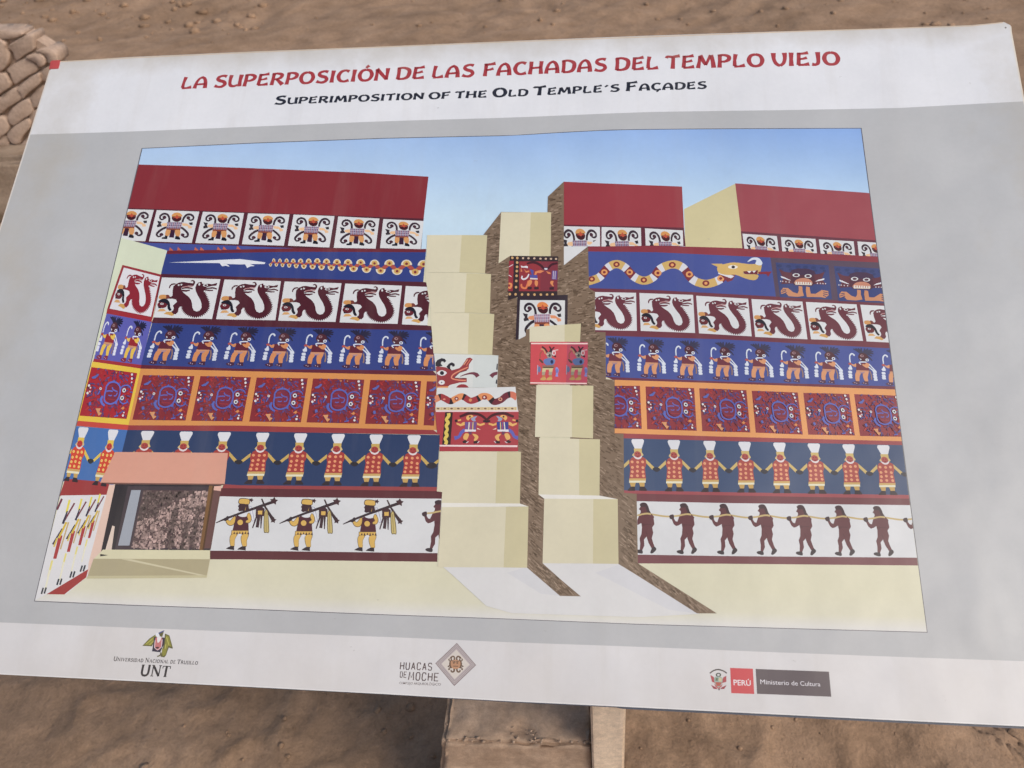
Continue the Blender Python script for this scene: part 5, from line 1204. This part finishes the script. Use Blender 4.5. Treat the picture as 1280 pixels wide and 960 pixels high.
o_ += [PS((188, 140, 106), 790,330, 848,318, 905,332, 912,385, 890,430, 848,440, 806,430, 785,385), E(BR_, 825, 358, 14, 10), E(BR_, 872, 360, 14, 10), L(BR_, 10, 815,402, 882,404), L((220, 190, 160), 8, 820,340, 876,340), L(BR_, 10, 800,330, 848,345, 898,332)]
draw(s, o_, mh); s.build(lo)
s = Sheet('lettering', 4); HB = (88, 72, 72)
MONO = {'H': [(0,0,0,1), (1,0,1,1), (0,.5,1,.5)], 'U': [(0,1,0,.2,.22,0,.78,0,1,.2,1,1)], 'A': [(0,0,.5,1), (.5,1,1,0), (.2,.34,.8,.34)], 'C': [(1,.78,.8,1,.2,1,0,.8,0,.2,.2,0,.8,0,1,.22)], 'S': [(1,.82,.8,1,.2,1,0,.82,.05,.6,.95,.4,1,.18,.8,0,.2,0,0,.18)],
        'D': [(0,0,0,1,.7,1,1,.75,1,.25,.7,0,0,0)], 'E': [(1,0,0,0,0,1,1,1), (0,.5,.8,.5)], 'M': [(0,0,.12,1,.5,.35,.88,1,1,0)], 'O': [(.2,0,0,.2,0,.8,.2,1,.8,1,1,.8,1,.2,.8,0,.2,0)]}
def mono(text, quad, col, wd=0.29, gap=0.62):
    """tall condensed capitals; quad as in typeset"""
    ws = [1.35 if c == 'M' else 1.0 for c in text]; tot = sum(ws) + gap * (len(text) - 1); m = homog([(0, 1), (tot, 1), (tot, 0), (0, 0)], quad); x = 0
    for c, w_ in zip(text, ws):
        for st in MONO[c]:
            pp = [(x + st[i] * w_ * 0.98, st[i + 1] * 2.0) for i in range(0, len(st), 2)]
            s.many([[m((q[0], q[1] / 2.0)) for q in g] for g in strip(pp, wd)], col); s.k -= 1
            for q in pp[1:-1]: s.many([[m((e[0], e[1] / 2.0)) for e in ell(q[0], q[1], wd / 2, wd / 2, 8)]], col); s.k -= 1
        x += w_ + gap
    s.k += 1
mono('HUACAS', [wh_(118, 350), wh_(534, 364), wh_(528, 456), wh_(110, 442)], HB)
mono('DE', [wh_(114, 478), wh_(196, 480), wh_(190, 554), wh_(108, 550)], HB, 0.32)
mono('MOCHE', [wh_(230, 484), wh_(622, 498), wh_(614, 600), wh_(220, 584)], HB)
typeset(s, 'COMPLEJO ARQUEOL\u00d3GICO', [wh_(98, 610), wh_(652, 626), wh_(650, 662), wh_(94, 640)], (96, 82, 82), 0.003)
s.build(lo)
lo = logo('ministry_logo', 'red PER\u00da box and dark ministry box beside small national crest')
wm = W(880, 825, 1050, 880); mm_ = lambda p: wm(*p)
s = Sheet('crest', 4)
draw(s, [S((60, 52, 54), 12, 55,125, 90,100, 135,90, 180,102, 215,125), E((60, 70, 62), 136, 140, 26, 20), E((205, 204, 202), 136, 140, 13, 10), P((170, 62, 72), 60,140, 92,160, 110,220, 75,205), P((170, 62, 72), 210,148, 180,165, 165,220, 210,205), P((214, 206, 204), 70,205, 105,225, 100,255, 72,240), P((214, 206, 204), 208,208, 170,225, 175,255, 208,240), P((150, 50, 64), 66,235, 110,255, 130,275, 90,272), P((150, 50, 64), 214,235, 170,255, 150,275, 190,272),
         PS((150, 170, 160), 98,165, 135,155, 172,168, 170,220, 135,258, 102,222), P((200, 190, 150), 140,165, 170,170, 165,205, 138,200), P((180, 84, 70), 105,208, 168,210, 150,245, 120,245), P((90, 110, 80), 110,170, 130,168, 130,195, 108,195), L((60, 52, 50), 12, 142,262, 142,284), P((190, 80, 84), 96,222, 136,262, 176,224, 166,250, 136,272, 106,250)], mm_)
s.build(lo)
s = Sheet('red_box', 4); s.poly([wm(246, 74), wm(460, 82), wm(473, 320), wm(257, 312)], (204, 66, 74)); s.build(lo)
s = Sheet('dark_box', 4); s.poly([wm(486, 84), wm(1176, 110), wm(1198, 346), wm(500, 318)], (84, 74, 80)); s.build(lo)
s = Sheet('lettering', 8)
def tilt(v): return v
typeset(s, 'PER\u00da', [wm(276, 182), wm(438, 190), wm(441, 242), wm(279, 236)], (236, 226, 226), 0.016)
typeset(s, 'Ministerio de Cultura', [wm(528, 180), wm(1092, 205), wm(1096, 248), wm(532, 226)], (230, 226, 228), 0.0)
s.build(lo)
# small scuffs and specks on the print
s = Sheet('scuff_marks', 215); rnd = random.Random(4)
for (x, y) in ((1050, 97), (1212, 105), (548, 136), (595, 202), (473, 750), (419, 773), (439, 808), (442, 813), (681, 789), (1180, 869), (1181, 875), (994, 825), (886, 299)):
    for k in range(2):
        a = rnd.uniform(-0.6, 0.6); l = rnd.uniform(0.5, 1.4); dx, dy = l * math.cos(a), l * math.sin(a); ox, oy = rnd.gauss(0, 0.7), rnd.gauss(0, 0.5)
        s.many(strip([(x + ox - dx, y + oy - dy), (x + ox + dx, y + oy + dy)], (0.2, rnd.uniform(0.5, 0.9), 0.2)), (160, 156, 150)); s.k -= 1
s.k += 1
s.build(panel)['kind'] = 'stuff'
